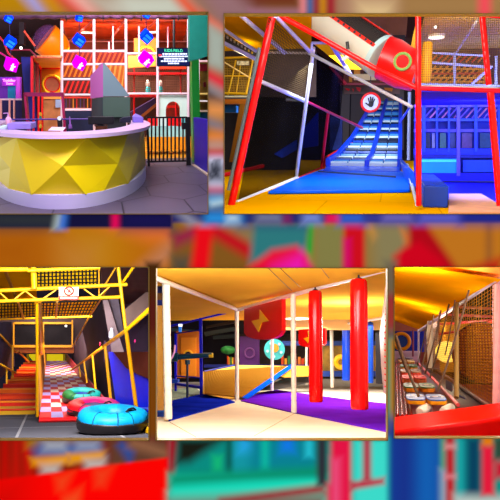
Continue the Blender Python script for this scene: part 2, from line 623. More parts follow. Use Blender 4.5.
# lower right print
blob([(169, 438), (520, 438), (520, 520), (169, 520)], (10, 140, 130), 2)
blob([(168, 438), (178, 438), (172, 490), (168, 490)], (165, 20, 40), 3)
blob([(177, 438), (226, 438), (190, 462), (176, 464)], (25, 28, 20), 5)
blob([(230, 438), (256, 438), (256, 480), (230, 480)], (20, 150, 165), 5)
blob(R4(213, 456, 222, 472), (20, 185, 120), 4)
blob(R4(226, 438, 232, 476), (10, 85, 75), 3)
blob(R4(240, 438, 256, 452), (40, 170, 240), 6)
blob(R4(250, 438, 316, 474), (10, 130, 150), 6)
blob(R4(262, 438, 268, 470), (15, 190, 165), 4)
blob(R4(281, 438, 294, 452), (20, 120, 235), 5)
blob(R4(306, 438, 312, 456), (40, 200, 220), 4)
blob(R4(170, 476, 325, 520), (25, 220, 190), 4)
blob([(170, 474), (325, 466), (325, 476), (170, 486)], (10, 145, 110), 5)
blob([(169, 494), (325, 486), (325, 520), (169, 520)], (20, 225, 195), 5)
blob([(220, 498), (325, 484), (325, 493), (215, 508)], (165, 25, 45), 4)
blob([(170, 500), (325, 494), (325, 520), (170, 520)], (130, 60, 60), 8)
blob(R4(317, 438, 327, 486), (45, 45, 55), 3)
blob(R4(331, 438, 352, 520), (228, 20, 70), 3)
blob(R4(328, 485, 350, 520), (228, 20, 70), 4)
blob(R4(333, 460, 339, 520), (235, 80, 130), 5)
blob(R4(353, 438, 390, 520), (60, 220, 205), 4)
blob(R4(363, 438, 371, 482), (180, 20, 60), 3)
blob([(350, 482), (384, 478), (384, 484), (350, 490)], (190, 20, 60), 3)
blob(R4(389, 432, 441, 520), (20, 60, 150), 4)
blob(R4(414, 432, 440, 520), (20, 95, 180), 10)
blob(R4(396, 432, 412, 520), (25, 50, 140), 8)
blob(R4(441, 438, 446, 470), (90, 160, 120), 3)
blob(R4(441, 470, 447, 520), (150, 170, 190), 4)
blob(R4(446, 436, 456, 520), (190, 5, 25), 3)
blob(R4(446, 445, 456, 448), (230, 150, 150), 3)
blob(R4(446, 475, 456, 478), (230, 130, 140), 3)
blob(R4(457, 438, 468, 500), (30, 185, 185), 5)
blob(R4(464, 436, 483, 498), (10, 65, 95), 6)
blob(R4(456, 497, 520, 520), (205, 210, 205), 6)
blob(R4(482, 436, 494, 447), (225, 125, 10), 3)
blob(R4(482, 446, 494, 495), (228, 25, 60), 3)
blob(R4(494, 438, 520, 460), (45, 75, 60), 3)
blob(R4(494, 461, 520, 478), (200, 20, 50), 4)



def build_front_wall():
    us = set(range(0, 501, 2)) | {-150, -60, 560, 650}
    vv = set(range(0, 501, 2)) | {-150, -60, 560, 650}
    for a, b, c, d in OPEN:
        us |= {a, c}
        vv |= {b, d}
    us -= {0, 500}
    us |= {0, 500}
    us, vv = sorted(us), sorted(vv)
    inside = lambda u, v: any(a <= u <= c and b <= v <= d for a, b, c, d in OPEN)
    vid, vs, fs = {}, [], []

    def vert(u, v):
        k = (u, v)
        if k not in vid:
            vid[k] = len(vs)
            vs.append(((u - 250) / 100, 0.0, CAM.z - (v - 250) / 100))
        return vid[k]
    for i in range(len(us) - 1):
        for j in range(len(vv) - 1):
            if inside((us[i] + us[i + 1]) / 2, (vv[j] + vv[j + 1]) / 2):
                continue
            fs.append((vert(us[i], vv[j + 1]), vert(us[i + 1], vv[j + 1]), vert(us[i + 1], vv[j]), vert(us[i], vv[j])))
    me = bpy.data.meshes.new('wall_front')
    me.from_pydata(vs, [], fs)
    ca = me.color_attributes.new('print', 'FLOAT_COLOR', 'POINT')
    for (u, v), k in vid.items():
        p = (min(max(u, 0), 500), min(max(v, 0), 500))
        c = Vector((0.2, 0.1, 0.05))
        for pts, col, soft in BLUR:
            t = _edge(p, pts) / soft * 0.5 + 0.5
            t = min(max(t, 0), 1)
            t = t * t * (3 - 2 * t)
            if t:
                c = c.lerp(Vector(col), t)
        ca.data[k].color = (*c, 1)
    me.materials.append(attr_mat('print'))
    o = bpy.data.objects.new('wall_front', me)
    C.objects.link(o)
    o['kind'] = 'structure'
    sm = o.modifiers.new('solid', 'SOLIDIFY')
    sm.thickness = 0.05
    sm.offset = -1
    gold = mat((120, 90, 20), 0.4)
    for k, (a, b, c, d) in enumerate(OPEN):
        mb = MB()
        e = 0.6
        x0, x1 = (a - 250) / 100, (c - 250) / 100
        z0, z1 = 8 - (d - 250) / 100, 8 - (b - 250) / 100
        h = 0.004
        for lo, hi in (((x0, z0), (x1, z0)), ((x0, z1), (x1, z1)), ((x0, z0), (x0, z1)), ((x1, z0), (x1, z1))):
            mb.box((lo[0] - h, -0.012, lo[1] - h), (hi[0] + h, 0.06, hi[1] + h))
        t = bpy.data.meshes.new('trim')
        t.from_pydata([tuple(v) for v in mb.v], [], mb.f)
        t.materials.append(gold)
        q = bpy.data.objects.new('trim_%d' % (k + 1), t)
        C.objects.link(q)
        q['kind'] = 'structure'


build_front_wall()


# ================================================================ reception hall
def hex_mat(c1, c2, cm, size, stretch):
    """Long six-sided floor tiles with thin dark joints."""
    m = bpy.data.materials.new('hex_tiles')
    m.use_nodes = True
    nt = m.node_tree
    b = nt.nodes['Principled BSDF']
    b.inputs['Roughness'].default_value = 0.45
    b.inputs['Specular IOR Level'].default_value = 0.12
    tc = nt.nodes.new('ShaderNodeTexCoord')

    def node(op, *ins):
        n = nt.nodes.new('ShaderNodeVectorMath')
        n.operation = op
        for i, x in enumerate(ins):
            if isinstance(x, tuple):
                n.inputs[i].default_value = x
            else:
                nt.links.new(x, n.inputs[i])
        return n

    def mth(op, *ins):
        n = nt.nodes.new('ShaderNodeMath')
        n.operation = op
        for i, x in enumerate(ins):
            if isinstance(x, (int, float)):
                n.inputs[i].default_value = x
            else:
                nt.links.new(x, n.inputs[i])
        return n.outputs[0]
    s = (1.0, 1.7320508, 1.0)
    h = (0.5, 0.8660254, 0.5)
    p = node('MULTIPLY', tc.outputs['Object'], (1 / size, 1 / (size * stretch), 0)).outputs[0]

    def cell(off):
        q = node('SUBTRACT', p, off).outputs[0] if off else p
        q = node('DIVIDE', q, s).outputs[0]
        q = node('FRACTION', q).outputs[0]
        q = node('MULTIPLY', q, s).outputs[0]
        return node('SUBTRACT', q, h).outputs[0]

    def hexd(q):
        a = node('ABSOLUTE', q).outputs[0]
        dt = node('DOT_PRODUCT', a, (0.5, 0.8660254, 0)).outputs['Value']
        sx = nt.nodes.new('ShaderNodeSeparateXYZ')
        nt.links.new(a, sx.inputs[0])
        return mth('MAXIMUM', dt, sx.outputs[0])
    d = mth('MINIMUM', hexd(cell(None)), hexd(cell(h)))
    line = mth('GREATER_THAN', d, 0.487)
    n = nt.nodes.new('ShaderNodeTexNoise')
    n.inputs['Scale'].default_value = 1.3
    nt.links.new(tc.outputs['Object'], n.inputs['Vector'])
    mx = nt.nodes.new('ShaderNodeMix')
    mx.data_type = 'RGBA'
    mx.inputs[6].default_value = (*lin(c1), 1)
    mx.inputs[7].default_value = (*lin(c2), 1)
    nt.links.new(n.outputs['Fac'], mx.inputs[0])
    m2 = nt.nodes.new('ShaderNodeMix')
    m2.data_type = 'RGBA'
    m2.inputs[7].default_value = (*lin(cm), 1)
    nt.links.new(line, m2.inputs[0])
    nt.links.new(mx.outputs[2], m2.inputs[6])
    nt.links.new(m2.outputs[2], b.inputs['Base Color'])
    return m


def hbar(room, u1, u2, v, Y, px, n=8):
    return MB().bar(room.P(u1, v, Y), room.P(u2, v, Y), room.px(px / 2, Y), n)


def vbar(room, u, v1, v2, Y, px, n=10):
    return MB().bar(room.P(u, v1, Y), room.P(u, v2, Y), room.px(px / 2, Y), n)


def slab(room, pts, Y, th):
    """A board facing the eye at depth Y, th thick, cut to the outline pts."""
    return MB().prism([room.P(u, v, Y) for u, v in pts], (0, th, 0))


def rect(u0, v0, u1, v1):
    return [(u0, v0), (u1, v0), (u1, v1), (u0, v1)]


def flat(room, pts, z, th):
    """A horizontal sheet whose upper face lies at height z."""
    return MB().prism([room.Z(u, v, z) for u, v in pts], (0, 0, -th))


def arc(cu, cv, ru, rv, a0, a1, n):
    return [(cu + ru * math.cos(math.radians(a0 + (a1 - a0) * i / n)), cv - rv * math.sin(math.radians(a0 + (a1 - a0) * i / n))) for i in range(n + 1)]


fl = wedge(A, -40, 213, -AH, .1, 7.9, 17.0)
shell(A, 'floor', fl, hex_mat((92, 84, 104), (76, 66, 86), (38, 30, 44), 1.0, 1.9))
shell(A, 'floor', wedge(A, -40, 213, -AH, .1, 17.0, 36), mat((215, 150, 30), 0.4, 0.15))
shell(A, 'wall_right', partition(A, 215, -10, 226, 7.0, 36), mat((40, 60, 60), .7))
shell(A, 'wall_back', slab(A, rect(-40, -10, 213, 130), 35.5, .2), mat((52, 30, 34), 0.8, 0.3))
shell(A, 'ceiling', wedge(A, -40, 213, 3.3, .1, 8, 36), mat((58, 34, 50), 0.8, 0.3))

# ---- reception desk
ecx, ecy, ea, eb, ek = -0.74, 15.0, 1.66, 5.76, -0.33
ztop = -0.487


def epoint(th, z, k=1.0, dy=0.0):
    return Vector((ecx + ea * k * math.sin(th), ecy + ek * ea * k * math.sin(th) - eb * (k if k <= 1 else 1 + (k - 1) * .15) * math.cos(th) + dy, z))


def band(z0, z1, k0, k1, a0=-100, a1=100, n=56, kin=0.86):
    """A curved band of the desk between two heights, with thickness."""
    mb = MB()
    rings = []
    for i in range(n + 1):
        t = math.radians(a0 + (a1 - a0) * i / n)
        rings.append([epoint(t, z0, k0), epoint(t, z1, k1), epoint(t, z1, k1 * kin), epoint(t, z0, k0 * kin)])
    return mb.loft(rings)


desk = Thing(A, 'reception_desk', 'curved yellow faceted reception desk with a white top on the dark tiled floor', 'desk', base=(ecx, ecy, -AH))
desk.add('plinth', band(-AH, -1.37, 1.0, 1.0), mat((196, 190, 228), 0.35))
desk.add('countertop', band(ztop - 0.055, ztop, 1.08, 1.08, kin=0.78), mat((206, 180, 222), 0.3))
# the folded front: corners given along the curve and by height
ZB, ZT = -1.38, ztop - 0.05


def theta_at(u, z):
    """Angle on the front of the desk under picture column u at height z."""
    lo, hi = -math.pi * 0.55, math.pi * 0.55
    best, bt = 1e9, 0
    for i in range(400):
        t = lo + (hi - lo) * i / 399
        q = epoint(t, z)
        w_ = A.R @ q
        uu = 250 + FPX * w_.x / w_.y
        if math.cos(t) > -0.05 and abs(uu - u) < best:
            best, bt = abs(uu - u), t
    return bt


FV = {}
for k, u, h, o in [('t0', -12, 1, .0), ('t1', 17, 1, .03), ('t2', 87, 1, .0), ('t3', 128, 1, .02), ('t4', 141, 1, .0), ('t5', 147.5, 1, 0),
                   ('b0', -12, 0, 0), ('b1', 8, 0, -.02), ('b2', 32, 0, .05), ('b3', 86, 0, .03), ('b4', 104, 0, -.01), ('b5', 128, 0, .03), ('b6', 146, 0, 0),
                   ('m1', 62, .53, .075), ('m2', 10, .42, .0), ('m3', 117, .45, .055), ('m4', 138, .55, .02), ('m5', 142, .3, .0), ('m0', -5, .7, .03)]:
    z = ZB + (ZT - ZB) * h
    FV[k] = epoint(theta_at(u, z), z, 1.0 + o * .22)
tri = ['t0 t1 m0', 'm0 t1 m2', 'b0 m0 m2', 't0 m0 b0', 'b0 m2 b1', 'b1 m2 b2', 'm2 t1 b2', 't1 m1 b2', 't1 t2 m1', 'b2 m1 b3', 'm1 t2 m3', 'm1 m3 b3', 'b3 m3 b4',
       'b4 m3 b5', 't2 t3 m3', 't3 m4 m3', 'm3 m4 b5', 't3 t4 m4', 't4 t5 m4', 'm4 t5 m5', 'm4 m5 b5', 'b5 m5 b6', 'm5 t5 b6']
ks = list(FV)
fm = MB().add([FV[k] for k in ks], [tuple(ks.index(x) for x in t.split()) for t in tri])
desk.add('front_panel', fm, mat((222, 200, 8), 0.38), smooth=False)
desk.add('inner_wall', band(-1.38, ztop - 0.06, 0.93, 0.93, kin=0.97, a0=-100, a1=100), mat((60, 50, 20), 0.6))
desk.done()

# ---- things on the desk
def on_desk(u, v):
    return A.Z(u, v, ztop)


def desk_box(name, u0, u1, v, hpx, dep, m, label, cat, bev=0.01):
    p, q = on_desk(u0, v), on_desk(u1, v)
    y = (p.y + q.y) / 2
    return solo(A, name, MB().box((p.x, y, ztop), (q.x, y + dep, ztop + A.px(hpx, y))), m, label, cat, bev=bev)


p = on_desk(9, 125)
b = Thing(A, 'soap_bottle', 'pink pump bottle of hand gel on the desk', 'bottle', base=p)
b.add('body', MB().lathe(p, (0, 0, 1), [(.055, 0), (.058, .02), (.058, .12), (.04, .15), (.018, .165), (.018, .18)], 16), mat((236, 170, 215), 0.3))
b.add('pump', MB().bar(p + Vector((0, 0, .18)), p + Vector((0, 0, .24)), .01, 8).bar(p + Vector((.01, 0, .235)), p + Vector((-.085, 0, .228)), .01, 8).bar(p + Vector((0, 0, .175)), p + Vector((0, 0, .19)), .022, 10), mat((205, 150, 230), 0.4))
b.done()
desk_box('leaflet_box', 8, 31, 129.6, 5.6, .9, mat((142, 122, 208), 0.5), 'flat lilac box lying on the desk beside the gel bottle', 'box')
desk_box('paper_stack', 0, 7, 129.3, 3.0, .5, mat((190, 220, 225), 0.6), 'pale stack of paper on the desk next to the lilac box', 'paper')
p1 = [on_desk(48, 130.6), on_desk(63, 131), on_desk(66, 127.6), on_desk(52, 127.2)]
solo(A, 'paper_sheet', MB().prism([v + Vector((0, 0, .006)) for v in p1], (0, 0, -.005)), mat((208, 196, 232), 0.7), 'single sheet of paper lying flat on the desk', 'paper')
p = on_desk(60, 127)
t = Thing(A, 'desk_phone', 'small black desk stand with a round white face', 'telephone', base=p)
r_ = A.px(2.2, p.y)
t.add('body', MB().box((p.x - r_, p.y, p.z), (p.x + r_, p.y + .15, p.z + A.px(8.5, p.y))), mat((18, 16, 26), 0.4), bev=.01)
t.add('face', MB().lathe(p + Vector((0, -.012, A.px(8, p.y))), (0, 1, 0), [(A.px(1.9, p.y), 0), (A.px(1.9, p.y), .03)], 16), mat((225, 235, 250), 0.4))
t.done()
p = on_desk(70.5, 128.5)
solo(A, 'pen_holder', MB().lathe(p, (0, 0, 1), [(.03, 0), (.028, .06), (.012, .08), (.01, .2), (.002, .21)], 12), mat((120, 70, 150), 0.4), 'thin purple pen standing in a small holder on the desk', 'pen holder')
p = on_desk(98, 127.5)
t = Thing(A, 'computer_monitor', 'black computer monitor seen from behind on the desk', 'monitor')
ya = p.y + .6
zb, zt = A.P(0, 126.5, ya).z, A.P(0, 117.2, ya).z
t.add('screen_back', MB().box((A.P(88, 120, ya).x, ya, zb + .02), (A.P(114, 120, ya).x, ya + .07, zt)), mat((20, 18, 26), 0.35), bev=.01)
t.add('stand', MB().box((A.P(97, 120, ya).x, ya + .07, ztop), (A.P(103, 120, ya).x, ya + .14, zt - .05)).box((A.P(94, 120, ya).x, ya, ztop), (A.P(106, 120, ya).x, ya + .25, ztop + .015)), mat((14, 13, 18), 0.4))
t.done()
p = on_desk(122, 124.2)
y0 = p.y
solo(A, 'receipt_printer', MB().prism([A.P(120, 122.7, y0), A.P(131, 122.7, y0), A.P(131, 116.4, y0), A.P(124, 117.4, y0), A.P(120, 119, y0)], (0, .3, 0)), mat((22, 22, 48), 0.4), 'small dark receipt printer behind the lilac card terminal', 'printer', bev=.008)
y0 = on_desk(138, 122.6).y
t = Thing(A, 'card_terminal', 'lilac boxy card terminal with a raised lid at the desk end', 'terminal')
t.add('body', MB().prism([A.P(133, 122.4, y0), A.P(143.5, 122.4, y0), A.P(143.5, 117.4, y0), A.P(133, 116.4, y0)], (0, .4, 0)), mat((120, 100, 200), 0.5), bev=.01)
t.add('lid', MB().prism([A.P(133, 116.6, y0), A.P(143.5, 117.6, y0), A.P(140.5, 115.6, y0), A.P(136, 113.6, y0)], (0, .35, 0)), mat((150, 130, 215), 0.5))
t.done()

# ---- grey kiosk with a pointed top behind the desk
yk = 14.6
t = Thing(A, 'kiosk', 'tall grey kiosk with a slanted pointed top behind the desk', 'kiosk')
kb = A.P(116, 117, yk)
t.add('cabinet', MB().prism([A.P(103, 97, yk), A.P(130, 97, yk), A.P(130, 117, yk), A.P(103, 117, yk)], (-.1, .8, 0)), mat((66, 88, 78), 0.5))
t.add('base', MB().box((A.P(107, 117, yk).x, yk + .1, -AH), (A.P(126, 117, yk).x, yk + .6, kb.z)), mat((40, 44, 48), 0.6))
t.add('gable', MB().prism([A.P(103, 63, yk), A.P(104.6, 63, yk), A.P(130, 96.3, yk), A.P(103, 96.3, yk)], (-.1, .75, 0)), mat((104, 128, 138), 0.5))
yw = yk + .02
wing = MB().prism([A.P(103, 63.5, yk), A.P(103, 97, yk), A.P(91.5, 98.5, yk + 1.6), A.P(91.5, 76, yk + 1.6)], (-.03, .05, 0))
wk = t.add('side_panel', wing, mat((190, 90, 180), 0.5), label='side panel painted pink as if lit purple, with round holes')  # pink stands for purple light falling on this side
for (u, v) in ((96.5, 82), (100.2, 82), (96.5, 87.5), (99.8, 80.2)):
    y = yk + (103 - u) / 11.5 * 1.6 - .03
    t.add('hole', MB().lathe(A.P(u, v, y), (.3, 1, 0), [(A.px(1.0, y), 0), (A.px(1.0, y), .02)], 12), mat((95, 20, 85), 0.6), of=wk)
t.add('lower_panel', MB().prism([A.P(103, 97.2, yk), A.P(103, 117, yk), A.P(92.5, 117, yk + 1.6), A.P(92.5, 98.7, yk + 1.6)], (-.03, .05, 0)), mat((28, 46, 58), 0.5))
t.done()

# ---- black gate
yg = 15.0
t = Thing(A, 'gate', 'black barred metal gate between the desk and the blue half wall', 'gate')
blk = mat((14, 11, 16), 0.45)
zg = -AH
for u, v1, px in ((147.3, 124, 2.2), (187.3, 117, 4.2)):
    q = A.P(u, v1, yg)
    h = A.px(px / 2, yg)
    t.add('post', MB().box((q.x - h, yg - h, zg), (q.x + h, yg + h, q.z)), blk)
for v in (117.6, 161.8):
    a, b = A.P(146.5, v, yg), A.P(187, v, yg)
    h = A.px(.8, yg)
    t.add('rail', MB().box((a.x, yg - h, a.z - h), (b.x, yg + h, a.z + h)), blk)
for i in range(9):
    u = 151.6 + i * 3.93
    a, b = A.P(u, 117.6, yg), A.P(u, 161.8, yg)
    t.add('bar', MB().bar(a, b, A.px(.85, yg), 8), blk)
q = A.P(184, 126, yg - .08)
t.add('latch', MB().box((q.x - .05, yg - .1, q.z - .08), (q.x + .08, yg, q.z + .08)), blk)
t.done()

# ---- blue half wall beyond the gate, green wall above
xw = 2.2
shell(A, 'wall_right_low', MB().box((xw, 12.2, -AH), (xw + .1, yg - .05, -.41)), mat((34, 14, 168), 0.45, 0.06))
shell(A, 'baseboard_right', MB().box((xw - .06, 12.0, -AH), (xw, yg - .05, -AH + .03)), mat((190, 170, 150), 0.5))
yg2 = 13.5
gw = MB().prism([A.P(189.5, 9, yg2), A.P(213, 9, yg2), A.P(213, 54, yg2), A.P(199, 59, yg2), A.P(189.5, 61, yg2)], (0, .25, 0))
shell(A, 'wall_right', gw, mat((8, 122, 106), 0.45, 0.08))
shell(A, 'column', MB().box((A.P(189.2, 60, 16).x, 15.6, -AH), (A.P(196.5, 60, 16).x, 16.0, A.P(190, 50, 16).z)), mat((12, 130, 40), 0.4))
# the framed shop window past the green wall
t = Thing(A, 'display_cabinet', 'white framed cabinet with shelves glimpsed past the green column', 'cabinet')
yc = 17.5
t.add('frame', MB().prism([A.P(u, v, yc) for u, v in rect(196.8, 58, 199.6, 118)], (0, .3, 0)), mat((225, 210, 215), 0.4))
t.add('back_panel', slab(A, rect(199, 60, 212, 140), yc + .5, .05), mat((120, 92, 30), 0.6, 0.3, 3))
for v, c in ((61, (230, 190, 200)), (93.6, (235, 205, 110)), (101, (245, 235, 225)), (111, (190, 170, 150))):
    t.add('shelf', MB().prism([A.P(u, w, yc) for u, w in rect(199.6, v - .8, 212, v + .8)], (0, .45, 0)), mat(c, 0.4))
t.add('lower_panel', slab(A, rect(199.6, 112, 212, 140), yc + .3, .05), mat((20, 110, 150), 0.4))
t.add('red_panel', slab(A, rect(200, 64, 212, 71), yc + .4, .04), mat((185, 30, 55), 0.4))
t.add('sign_box', slab(A, rect(203.5, 82, 206, 87), yc + .4, .05), mat((110, 20, 30), 0.4))
t.done()

# ---- television
ys = 15.5
t = Thing(A, 'television', 'wall screen with a green heading and white lines of text', 'television')
t.add('case', slab(A, rect(157, 47.6, 190.4, 66.4), ys, .08), mat((12, 10, 18), 0.35))
sc = t.add('screen', slab(A, rect(158, 48.6, 189.3, 65.4), ys - .01, .02), mat((8, 18, 66), 0.5, 0.35, 2.5, emit=0.6, spec=.05))
UX, UZ = (1, 0, 0), (0, 0, 1)
t.add('heading', lettering(A, 'KIDS FIELD', A.P(173.5, 50.7, ys - .02), A.px(3.6, ys), UX, UZ), mat((70, 235, 170), 0.5, emit=1.0), of=sc)
for v, ua, ub in ((54, 162.5, 187), (56.4, 159.5, 188), (58.8, 164, 184), (61.2, 161, 187), (63.4, 168, 179)):
    g = MB()                                # the small print cannot be read: a ragged light line stands for it
    u = ua
    while u < ub:
        w_ = 1.6 + 1.7 * abs(math.sin(u * 2.3))
        g.prism([A.P(a_, b_, ys - .022) for a_, b_ in rect(u, v - .75, min(u + w_, ub), v + .65)], (0, .004, 0))
        u += w_ + .45
    t.add('text_line', g, mat((215, 225, 255), 0.5, emit=1.0), of=sc)
t.add('red_mark', slab(A, rect(158.6, 54.2, 161.6, 56.4), ys - .03, .01), mat((230, 50, 70), 0.5, emit=.8), of=sc)
t.add('bracket', MB().bar(A.P(174, 50, ys + .08), A.P(174, 20, ys + .3), .03, 8), mat((20, 16, 22), 0.5))
t.done()

# ---- hanging cube lamps
def cube_at(c, e, R):
    m = Matrix.Rotation(R, 3, 'Y') @ Matrix.Rotation(math.radians(18), 3, 'X') @ Matrix.Rotation(math.radians(25), 3, 'Z')
    vs = [c + m @ Vector((x * e, y * e, z * e)) for x, y, z in [(-1, -1, -1), (1, -1, -1), (1, 1, -1), (-1, 1, -1), (-1, -1, 1), (1, -1, 1), (1, 1, 1), (-1, 1, 1)]]
    return MB().add(vs, [(3, 2, 1, 0), (4, 5, 6, 7), (0, 1, 5, 4), (1, 2, 6, 5), (2, 3, 7, 6), (3, 0, 4, 7)]), m


bluec = mat((0, 50, 255), 0.5, 0.35, 3.0, emit=0.6, spec=0)
blued = mat((6, 24, 225), 0.35, emit=0.25)
magc = mat((210, 0, 225), 0.5, 0.1, 3.0, emit=0.55, spec=0)
for si, (ul, cubes, where) in enumerate([(10, [(8.6, 18.4, 4.4, .6, 'b'), (10.2, 42.0, 6.0, .75, 'b'), (11.2, 64.5, 6.9, .4, 'm')], 'above the violet wall'),
                                          (79.3, [(79, 18, 4.0, .3, 'b'), (79, 40.3, 6.2, .7, 'b'), (79.4, 63, 6.8, .55, 'm')], 'in front of the white climbing frame bays'),
                                          (146.3, [(146.3, 14.2, 4.4, .5, 'b'), (146.3, 36.4, 6.6, .8, 'b'), (146, 59, 7.4, .72, 'm')], 'just beside the wall screen')]):
    yq = 11.5
    t = Thing(A, 'cube_lamp_string', 'blue and magenta cube lamps on one cord ' + where, 'pendant lamp', 'strings of glowing cube lamps')
    t.add('cord', MB().bar(A.P(cubes[0][0], 4, yq), A.P(cubes[2][0], cubes[2][1], yq), .006, 6), mat((40, 30, 70), 0.6))
    for u, v, e, ro, k in cubes:
        c = A.P(u, v, yq)
        eh = A.px(e, yq) * .68
        cm, mm = cube_at(c, eh, ro)
        ci = t.add('cube', cm, bluec if k == 'b' else magc, smooth=False, bev=.008, label='glowing blue cube' if k == 'b' else 'glowing magenta cube')
        f = mm @ Vector((0, -1, 0))
        fx, fz = mm @ Vector((1, 0, 0)), mm @ Vector((0, 0, 1))
        if k == 'b':
            g = MB()
            for a_, b_ in ((-.7, -.1), (.15, .7)):
                q = c + f * eh * 1.02 + fz * eh * ((a_ + b_) / 2)
                w2, h2 = fx * eh * .72, fz * eh * (b_ - a_) / 2
                g.prism([q - w2 - h2, q + w2 - h2, q + w2 + h2, q - w2 + h2], f * .006)
            t.add('lit_face', g, mat((20, 130, 255), 0.5, emit=.6), of=ci)
        else:
            g = MB()
            q = c + f * eh * 1.03
            for pts in ([(-.3, -.75), (.3, -.75), (.22, -.1), (-.22, -.1)], [(-.35, .1), (0, -.1), (.35, .15), (.1, .3), (-.1, .3)], [(-.14, .35), (.14, .35), (.12, .62), (-.12, .62)], [(.3, -.1), (.6, .1), (.5, .25), (.25, .02)]):
                g.prism([q + fx * eh * x + fz * eh * y for x, y in pts], f * .008)
            t.add('emblem', g, mat((255, 225, 255), 0.4, emit=1.0), of=ci)
    t.done()

# ---- play structure: white tube frame of the two upper floors
yf = 19.0
whp = mat((232, 205, 218), 0.4)
t = Thing(A, 'play_structure', 'white tubular frame of the two storey play structure', 'play structure', base=(0.6, yf, -AH))
for u, v1, v2 in ((61.8, 21, 145), (94, 19, 145), (126, 18, 145), (157.6, 18.5, 150), (188.4, 19, 150)):
    t.add('post', vbar(A, u, v1, v2, yf, 2.6), whp)
for u1, u2, v in ((61.8, 126, 51), (126, 188, 53.5), (61.8, 126, 64.2), (61.8, 105, 79.2), (61.8, 106, 94.8), (126, 188.4, 93.6), (61.8, 94, 110)):
    t.add('beam', hbar(A, u1, u2, v, yf, 2.2), whp)
for u in (109, 113, 168, 139):
    t.add('strut', vbar(A, u, 26 if u > 110 else 42, 62, yf + 3, 1.5, 6), mat((200, 120, 140), 0.5))
for p_, q_ in (((94, 20, yf), (70, 41, yf + 7)), ((126, 19, yf), (110, 41, yf + 7)), ((157, 20, yf), (134, 41, yf + 7))):
    t.add('brace', MB().bar(A.P(*p_), A.P(*q_), .035, 6), mat((215, 90, 80), 0.5))
t.add('beam', hbar(A, 62, 190, 41.5, yf + 7, 1.2), mat((190, 110, 110), 0.5))
t.add('roof_panel', flat(A, [(62, 19.5), (192, 19.5), (181, 42), (68, 42)], 2.5, .05), mat((200, 60, 4), 0.6, 0.25, 1.2))
t.done()
for (u, v, r1, where) in ((87, 32.5, 6, 'over the slide bays'), (153, 32, 5.5, 'over the tunnel bay')):
    c = A.Z(u, v, 2.44)
    t = Thing(A, 'ceiling_lamp', 'round flat glowing ceiling lamp ' + where, 'ceiling lamp', 'round ceiling lamps under the orange roof')
    t.add('rim', MB().lathe(c, (0, 0, 1), [(A.px(r1, c.y), 0), (A.px(r1, c.y), .06)], 28), mat((235, 200, 160), 0.4))
    t.add('diffuser', MB().lathe(c + Vector((0, 0, -.02)), (0, 0, 1), [(A.px(r1 - .5, c.y), 0), (A.px(r1 - .5, c.y), .03)], 28), mat((255, 240, 215), 0.4, emit=2.5))
    t.done()
shell(A, 'wall_upper', slab(A, rect(60, 18, 192, 54), yf + 8, .1), mat((120, 40, 22), 0.7, 0.35, 1.5))
shell(A, 'wall_upper', slab(A, rect(60, 54, 192, 150), yf + 8.2, .1), mat((70, 34, 26), 0.7, 0.4, 1.5))
# orange and red decks of slats in the first bays
for k, (u1, u2, v1, v2, ca_, cb_, where) in enumerate([(63, 93, 52.5, 63, (150, 20, 14), (235, 70, 20), 'topmost in the left bay'), (95.5, 125, 52.5, 63, (165, 24, 14), (240, 90, 24), 'topmost in the middle bay'),
                                                       (63, 93, 65.5, 77, (180, 60, 10), (245, 140, 20), 'second from the top in the left bay'), (95.5, 125, 65.5, 92, (205, 105, 12), (250, 175, 70), 'tall one beside the grey kiosk point'),
                                                       (63, 93, 81, 93, (110, 30, 20), (240, 40, 30), 'third from the top in the left bay')]):
    t = Thing(A, 'slatted_panel', ('red and orange' if k != 3 else 'yellow and cream') + ' slanted slats behind white frame, ' + where, 'climbing panel', 'slatted climbing panels')
    yy = yf + 1.2
    t.add('board', slab(A, rect(u1, v1, u2, v2), yy, .05), mat(ca_, 0.5, 0.3, 2))
    n = 6
    for i in range(n):
        ua = u1 + (u2 - u1) * i / n
        g = MB().prism([A.P(ua, v2, yy - .02), A.P(ua + 2, v2, yy - .02), A.P(min(ua + 6.6, u2), v1, yy - .02), A.P(min(ua + 4.6, u2 - .5), v1, yy - .02)], (0, -.04, 0))
        t.add('slat', g, mat(cb_, 0.5))
    t.done()
t = Thing(A, 'railing', 'short railing of red, pink and blue pickets under the slatted panels', 'railing')
yy = yf + .6
t.add('rail', hbar(A, 63, 93, 97.5, yy, 1.8), mat((235, 60, 50), 0.5))
t.add('rail', hbar(A, 63, 93, 109, yy, 2.0), mat((245, 170, 165), 0.5))
for i in range(8):
    t.add('picket', vbar(A, 66 + i * 3.6, 97, 109, yy, .9, 6), mat([(60, 60, 120), (120, 40, 90), (235, 150, 30), (230, 20, 30)][i % 4], 0.5))
t.done()
solo(A, 'dark_counter', MB().prism([A.P(u, v, 17.9) for u, v in rect(64, 111, 93, 145)], (0, .4, 0)), mat((20, 26, 58), 0.5, 0.4, 2), 'dark blue cupboard standing under the picket railing', 'cupboard')

